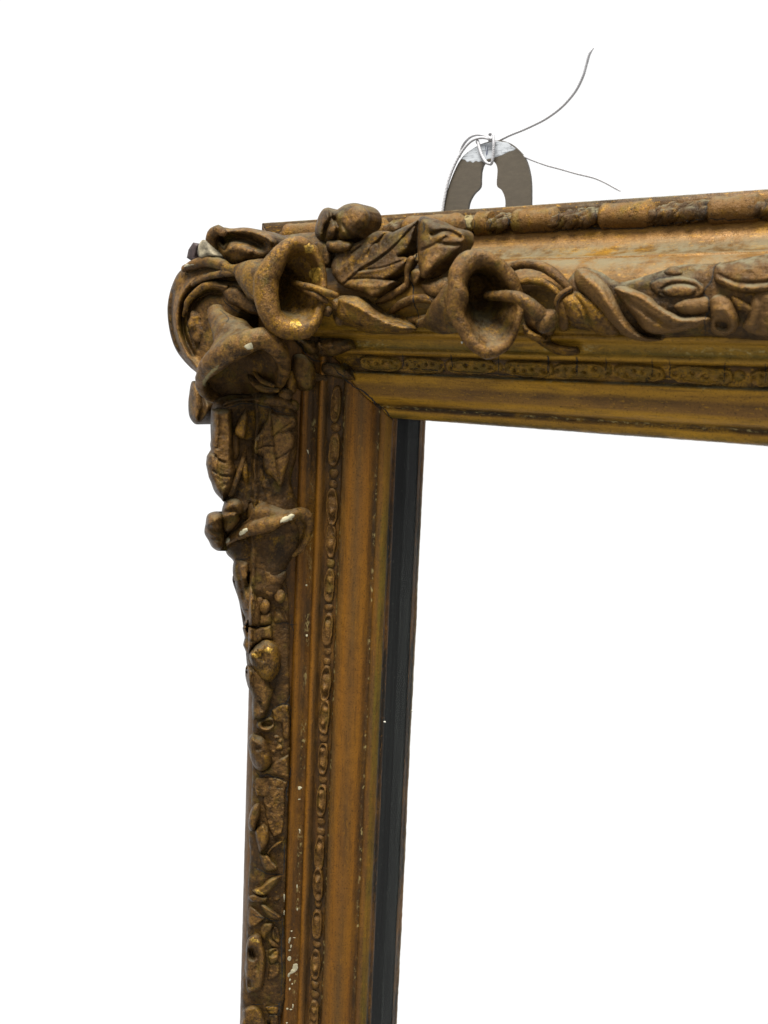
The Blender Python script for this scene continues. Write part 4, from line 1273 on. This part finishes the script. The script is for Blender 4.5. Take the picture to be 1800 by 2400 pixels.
def drape(px, py, up_mm):
    d = ray(px, py)
    hit, nrm, _, _ = ALL.ray_cast(CAM, d)
    if hit is None:
        return None
    if nrm.dot(d) > 0:
        nrm = -nrm
    return hit + nrm * up_mm * 0.001 - d * up_mm * 0.0004


def crack(z, pts, w=0.9, parent=None, jag=2.0, mat='crack'):
    """dirt-filled crack following the surface; w = half width in photograph pixels"""
    line = catmull([(z[0] + x / z[2], z[1] + y / z[2]) for x, y in pts], 14)
    vs, fs = [], []
    prev = None
    for i, p in enumerate(line):
        t = np.array(line[min(i + 1, len(line) - 1)]) - np.array(line[max(i - 1, 0)])
        t = t / (np.hypot(*t) + 1e-9)
        nn = np.array((-t[1], t[0]))
        q = p + nn * jag * noise.noise(Vector((p[0] * 0.09, p[1] * 0.09, 3.3))) + nn * jag * 0.5 * noise.noise(Vector((p[0] * 0.3, p[1] * 0.3, 1.3)))
        ww = w * (0.45 + 0.9 * abs(noise.noise(Vector((p[0] * 0.07, p[1] * 0.07, 8)))) + 0.3) * min(1, 0.25 + 3 * min(i, len(line) - 1 - i) / len(line))
        a, b = drape(*(q - nn * ww), 0.06), drape(*(q + nn * ww), 0.06)
        if a is None or b is None or (prev and ((a - vs[-2]).length > 0.0026)):
            prev = None
            if a is None or b is None:
                continue
            vs += [a, b]
            prev = True
            continue
        vs += [a, b]
        if prev:
            k = len(vs)
            fs.append((k - 4, k - 3, k - 1, k - 2))
        prev = True
    if fs:
        return mesh_obj('crack', vs, fs, M[mat], parent or root, False)


def patch(name, z, outline, mat, parent=None, up=0.08, g=1.6, jag=0.0):
    poly = [(z[0] + x / z[2], z[1] + y / z[2]) for x, y in outline]
    if jag:
        poly = [tuple(np.array(p) + jag * np.array((noise.noise(Vector((p[0] * 0.2, p[1] * 0.2, 1))), noise.noise(Vector((p[0] * 0.2, p[1] * 0.2, 5)))))) for p in catmull(poly, 6, True)]
    arr = np.array(poly)
    x0, y0 = arr.min(0) - g
    nx, ny = int((arr[:, 0].max() - x0) / g) + 2, int((arr[:, 1].max() - y0) / g) + 2
    X, Y = np.meshgrid(x0 + g * np.arange(nx), y0 + g * np.arange(ny))
    cells = inside(poly, X[:-1, :-1] + g / 2, Y[:-1, :-1] + g / 2)
    vs, fs, idx = [], [], {}
    cnt = np.zeros(X.shape, int)
    for dy in (0, 1):
        for dx in (0, 1):
            cnt[dy:dy + ny - 1, dx:dx + nx - 1] += cells
    def vert(yy, xx):
        if (yy, xx) in idx:
            return idx[(yy, xx)]
        p = np.array((X[yy, xx], Y[yy, xx]))
        if cnt[yy, xx] < 4:
            _, near = seg_dist(p[None], poly, True)
            p = near[0]
        q = drape(p[0], p[1], up if cnt[yy, xx] == 4 else 0.01)
        idx[(yy, xx)] = None if q is None else len(vs)
        if q is not None:
            vs.append(q)
        return idx[(yy, xx)]
    for yy, xx in zip(*np.nonzero(cells)):
        q = [vert(yy, xx), vert(yy, xx + 1), vert(yy + 1, xx + 1), vert(yy + 1, xx)]
        if None in q:
            continue
        P = [vs[i] for i in q]
        if max((P[i] - P[(i + 1) % 4]).length for i in range(4)) > 0.003:
            continue
        fs.append(tuple(q))
    if fs:
        return mesh_obj(name, vs, fs, M[mat], parent or root)

# cracks
crack(Z1, [(985, 1065), (1040, 1120), (1085, 1190), (1150, 1230), (1240, 1225)], 1.6)
crack(Z1, [(1250, 1240), (1330, 1330), (1420, 1410), (1520, 1470), (1600, 1560), (1659, 1600)], 1.5)
crack((840, 780, 4.1475), [(0, 535), (70, 590), (160, 670), (250, 740), (300, 810), (355, 870)], 1.2)
crack(Z1, [(400, 1585), (500, 1580), (600, 1550), (720, 1560), (830, 1590), (860, 1610), (985, 1625)], 1.3)
crack(Z1, [(450, 760), (490, 810), (560, 860), (640, 900)], 1.0)
crack(Z1, [(430, 850), (495, 910), (470, 950)], 0.9)
crack(Z2, [(492, 100), (490, 250), (480, 350), (440, 460), (465, 540), (470, 640), (500, 700), (498, 790)], 1.5)
crack(Z2, [(1395, 660), (1410, 610), (1450, 575), (1500, 540)], 1.2)
crack(Z3, [(1350, 480), (1310, 520), (1290, 600), (1240, 680), (1270, 720), (1275, 800), (1250, 850), (1255, 960)], 1.5)
crack(Z3, [(890, 620), (950, 590), (1050, 580)], 0.9)
crack(Z3, [(1180, 580), (1240, 640)], 0.9)
crack(Z10, [(85, 95), (220, 95), (350, 75)], 1.4)
crack(Z10, [(930, 325), (1050, 318), (1110, 290), (1140, 260)], 1.0)
crack(Z10, [(280, 1392), (400, 1425), (510, 1445), (700, 1425), (800, 1388)], 1.1)
crack(Z10, [(870, 1365), (960, 1378), (1060, 1352), (1200, 1385), (1300, 1400)], 0.9)
crack(Z10, [(260, 1098), (345, 1105)], 0.8)
crack(Z10, [(1220, 1200), (1240, 1300), (1230, 1380), (1270, 1560), (1250, 1760)], 0.9)
crack(Z11, [(370, 915), (440, 905), (530, 850), (570, 770), (660, 700), (740, 660), (850, 665), (880, 690)], 1.3)
crack(Z11, [(810, 650), (850, 590), (880, 480)], 1.2)
crack(Z11, [(890, 690), (905, 820), (890, 1000), (885, 1120)], 1.1)
crack(Z11, [(245, 825), (300, 812)], 0.9)
crack(Z11, [(295, 1830), (345, 1895), (430, 1905), (510, 1885), (600, 1925), (740, 1950), (860, 1992)], 1.2)
crack(Z11, [(885, 1720), (888, 1880), (860, 1990), (820, 2200)], 1.3)
crack(Z12, [(870, 40), (880, 180), (895, 300)], 1.2)
crack(Z12, [(275, 1520), (370, 1560), (470, 1620), (560, 1645), (700, 1655), (830, 1645)], 1.1)
crack(Z12, [(845, 1080), (840, 1300), (830, 1640)], 1.3)
crack(Z13, [(245, 160), (330, 220), (410, 240), (500, 250), (590, 290), (700, 295), (830, 280)], 1.3)
crack(Z13, [(800, 290), (810, 500), (790, 800), (800, 1200), (780, 1700)], 1.3)
crack(Z13, [(235, 1842), (330, 1850), (410, 1835)], 1.0)
crack(Z13, [(465, 1900), (600, 1880), (735, 1870), (740, 1830), (748, 1960), (735, 2020)], 1.3)
for x in (395, 710, 1015, 1340, 1525):
    crack(Z2, [(x, 960 + (x - 395) * 0.02), (x + 6, 1010), (x + 4, 1065 + (x - 395) * 0.045)], 0.9, rail_top)
for x in (230, 415, 605, 905, 1020, 1375, 1640):
    crack(Z3, [(x, 1075 + x * 0.04), (x + 4, 1120 + x * 0.04), (x, 1190 + x * 0.045)], 1.0, rail_top)
crack(Z2, [(100, 1075), (400, 1062), (700, 1078), (1000, 1095), (1300, 1125), (1600, 1140)], 0.8, rail_top)
for x in (300, 545, 930, 1255, 1640):
    t = x * 0.062
    crack(Z3, [(x - 6, 165 - t + 6), (x + 4, 190 - t), (x, 220 - t), (x - 10, 250 - t)], 0.9, rail_top, 5.0)
crack(Z3, [(0, 290), (150, 285), (300, 283), (420, 262), (560, 262), (800, 262), (1000, 240), (1150, 212), (1250, 205), (1450, 205), (1600, 195), (1660, 190)], 1.3, rail_top, 4.0)
for x in (530, 808, 862, 960, 1082):
    t = (x - 530) * 0.065
    crack(Z2, [(x - 4, 110 - t), (x + 5, 145 - t), (x - 4, 185 - t)], 0.9, rail_top, 5.0)
crack(Z2, [(1060, 45), (1085, 90), (1105, 120)], 0.7, rail_top)
# chips of bare gesso, rubbed gold and painted-in glints
for z, c in ((Z5, [(655, 895), (665, 870), (700, 852), (738, 838), (745, 865), (720, 880), (670, 900)]), (Z5, [(390, 970), (405, 945), (435, 935), (445, 950), (420, 970), (400, 980)]),
             (Z5, [(303, 1020), (312, 995), (328, 1000), (322, 1022), (308, 1032)])):
    patch('gesso_chip', z, c, 'chip', F4, up=0.1, jag=3)
patch('gesso_chip', Z1, [(610, 1125), (625, 1110), (665, 1093), (678, 1112), (680, 1140), (640, 1148)], 'chip', F2, up=0.1)
patch('gesso_chip', Z1, [(300, 1395), (340, 1330), (400, 1270), (425, 1268), (380, 1320), (340, 1370), (330, 1420)], 'chip_gold', F2, up=0.06, jag=3)
patch('gold_and_glint_patch', Z1, [(960, 940), (990, 920), (1020, 930), (1040, 960), (1010, 985), (970, 975)], 'gold_and_glint', F1, up=0.06, jag=4)
patch('gold_and_glint_patch', Z1, [(1060, 375), (1100, 360), (1135, 375), (1120, 415), (1075, 420)], 'gold_and_glint', F1, up=0.06, jag=4)
patch('gold_and_glint_patch', Z1, [(1100, 560), (1150, 530), (1180, 560), (1170, 630), (1120, 640)], 'gold_and_glint', F1, up=0.06, jag=5)
patch('gold_and_glint_patch', Z12, [(262, 1950), (340, 1940), (420, 1975), (475, 2000), (460, 2030), (380, 2030), (300, 2000)], 'gold_and_glint', root, up=0.06, jag=3)
patch('gold_and_glint_patch', Z13, [(190, 660), (250, 620), (330, 640), (385, 680), (360, 740), (320, 700), (260, 690)], 'gold_and_glint', root, up=0.06, jag=4)  # shine on the scroll head, painted in as bright gold
patch('gold_and_glint_patch', Z10, [(690, 1890), (760, 1850), (840, 1900), (800, 1960), (720, 1960)], 'gold_and_glint', root, up=0.06, jag=4)  # highlight of the bud put into the colour as a gold patch
patch('gold_and_glint_patch', Z10, [(440, 2000), (500, 1970), (540, 2040), (480, 2060)], 'gold_and_glint', root, up=0.06, jag=4)
patch('gold_and_glint_patch', Z2, [(800, 75), (840, 65), (850, 100), (835, 150), (812, 140)], 'chip_gold', rail_top, up=0.06, jag=3)
# missing gesso on the fillet of the upright rail
patch('gesso_chip', Z7, [(576, 1450), (590, 1425), (618, 1395), (622, 1362), (655, 1358), (652, 1402), (628, 1424), (600, 1440), (588, 1462)], 'chip', rail_side, up=0.12, jag=2)
for cx, cy, rx, ry in ((935, 1000, 36, 46), (940, 650, 22, 40), (965, 780, 16, 38), (940, 845, 28, 14), (945, 1395, 18, 22), (940, 1560, 16, 22), (970, 490, 18, 12), (930, 700, 10, 20), (895, 1930, 22, 20), (960, 1945, 26, 12), (1000, 1880, 16, 40), (1080, 90, 14, 26), (1030, 615, 28, 8), (985, 1470, 14, 18), (840, 150, 12, 46), (890, 2190, 14, 16)):
    patch('gesso_chip', Z13, [(cx - rx, cy), (cx - rx * 0.3, cy - ry), (cx + rx, cy - ry * 0.5), (cx + rx * 0.6, cy + ry * 0.8), (cx - rx * 0.4, cy + ry)], 'chip', rail_side, up=0.1, g=0.8, jag=1.4)
for cx, cy, rx, ry in ((1130, 60, 40, 30), (1125, 860, 14, 40), (1120, 265, 26, 10), (1080, 1880, 12, 36), (840, 2090, 12, 70)):
    patch('gesso_chip', Z12, [(cx - rx, cy - ry), (cx + rx, cy - ry * 0.7), (cx + rx * 0.4, cy + ry * 0.4), (cx - rx * 0.6, cy + ry)], 'chip', rail_side, up=0.1, g=0.8, jag=1.2)
for cx, cy, r in ((722, 72, 7), (726, 462, 8)):
    patch('gesso_chip', Z6, [(cx - r, cy), (cx - r * 0.3, cy - r), (cx + r, cy - r * 0.8), (cx + r * 0.7, cy + r), (cx - r * 0.6, cy + r)], 'chip', rail_side, up=0.1, g=1.0, jag=1)
patch('gesso_chip', Z9, [(1290, 640), (1310, 650), (1318, 700), (1300, 680)], 'chip', rail_side, up=0.1, g=0.8)
# dirt-black hollow of the old dowel and a crumb stuck on the mirror edge
blob('grit', Z6, (1333, 1135, 12.6, H), 9, 7, 10, 0.9, 'penny', amp=0.0004, seg=10)
blob('grit', Z2, (781, 890, 52, H), 7, 8, 0, 0.9, 'penny', amp=0.0002, seg=10)
# white paint brushed over the head of the plate
patch('paint_smear', Z4, [(352, 866), (400, 822), (450, 788), (500, 765), (600, 741), (680, 753), (738, 795), (725, 808), (690, 815), (640, 840), (610, 850), (585, 858), (540, 868), (515, 890), (498, 880), (480, 888), (460, 880), (440, 893), (420, 882), (400, 890), (385, 872)], 'paint', plate, up=0.05, g=1.2)
for a, b in (((528, 770), (536, 850)), ((546, 772), (535, 850)), ((540, 790), (545, 840))):
    crack(Z4, [a, ((a[0] + b[0]) / 2, (a[1] + b[1]) / 2), b], 0.6, plate, 0.6, 'pen')


# string
def build_string():
    r = 0.00055
    def w(p, h):
        return on_h(Z4[0] + p[0] / Z4[2], Z4[1] + p[1] / Z4[2], h * 0.001)
    strands = []
    strands.append([w(p, h) for p, h in (((226, 1250), -0.2), ((240, 1150), 0.1), ((272, 1010), 0.2), ((325, 880), 0.3), ((385, 785), 0.4), ((440, 735), 0.6), ((500, 718), 0.9), ((555, 728), 1.0), ((590, 752), -0.4), ((600, 790), -2.4))])
    strands.append([w(p, h) for p, h in (((345, 850), -3.0), ((372, 770), -1.5), ((420, 715), 0.2), ((475, 697), 0.6), ((530, 708), 0.9), ((566, 726), 1.2))])
    strands.append([w(p, h) for p, h in (((490, 770), -2.6), ((470, 752), -1.0), ((474, 745), 0.2), ((484, 790), 0.5), ((505, 850), 0.5), ((535, 893), 0.4), ((560, 900), -0.6), ((570, 885), -2.4))])
    strands.append([w(p, h) for p, h in (((556, 760), -2.6), ((554, 705), -1.2), ((566, 686), 0.6), ((580, 700), 1.3), ((584, 760), 1.5), ((580, 840), 0.9), ((572, 890), 0.4), ((560, 902), -0.8), ((548, 880), -2.4))])
    strands.append([w(p, h) for p, h in (((560, 775), -2.8), ((620, 740), -2.2), ((700, 700), 0.5), ((780, 668), 3), ((860, 632), 6), ((950, 585), 9), ((1040, 520), 12), ((1110, 450), 14), ((1165, 375), 16), ((1205, 290), 18), ((1228, 210), 19), ((1250, 135), 20), ((1275, 97), 20))])
    strands.append([w(p, h) for p, h in (((600, 800), -2.6), ((700, 820), -2.4), ((800, 852), -1.6), ((850, 872), 0), ((950, 908), 3), ((1050, 935), 5), ((1160, 966), 8), ((1275, 994), 10), ((1350, 1024), 11), ((1420, 1062), 12), ((1462, 1088), 12)) ])
    vs, fs = [], []
    for si, s in enumerate(strands):
        pts = catmull([list(p) for p in s], 10)
        rr = [r * (1 if 0 < i < len(pts) - 6 or si < 4 else 1) for i in range(len(pts))]
        if si >= 4:
            for i in range(8):
                rr[-1 - i] = r * (0.55 + 0.055 * i)
        v, f = tube_geo(pts, [q * (0.92 if si >= 4 else 1.05) for q in rr], 10, 2, 1.0, (0.09, 0.9))
        b = len(vs)
        vs += v
        fs += [tuple(i + b for i in q) for q in f]
    o = mesh_obj('string', vs, fs, M['string'])
    o['label'] = 'thin white cord knotted through the hanging plate with two loose ends'
    o['category'] = 'string'
    return o


build_string()
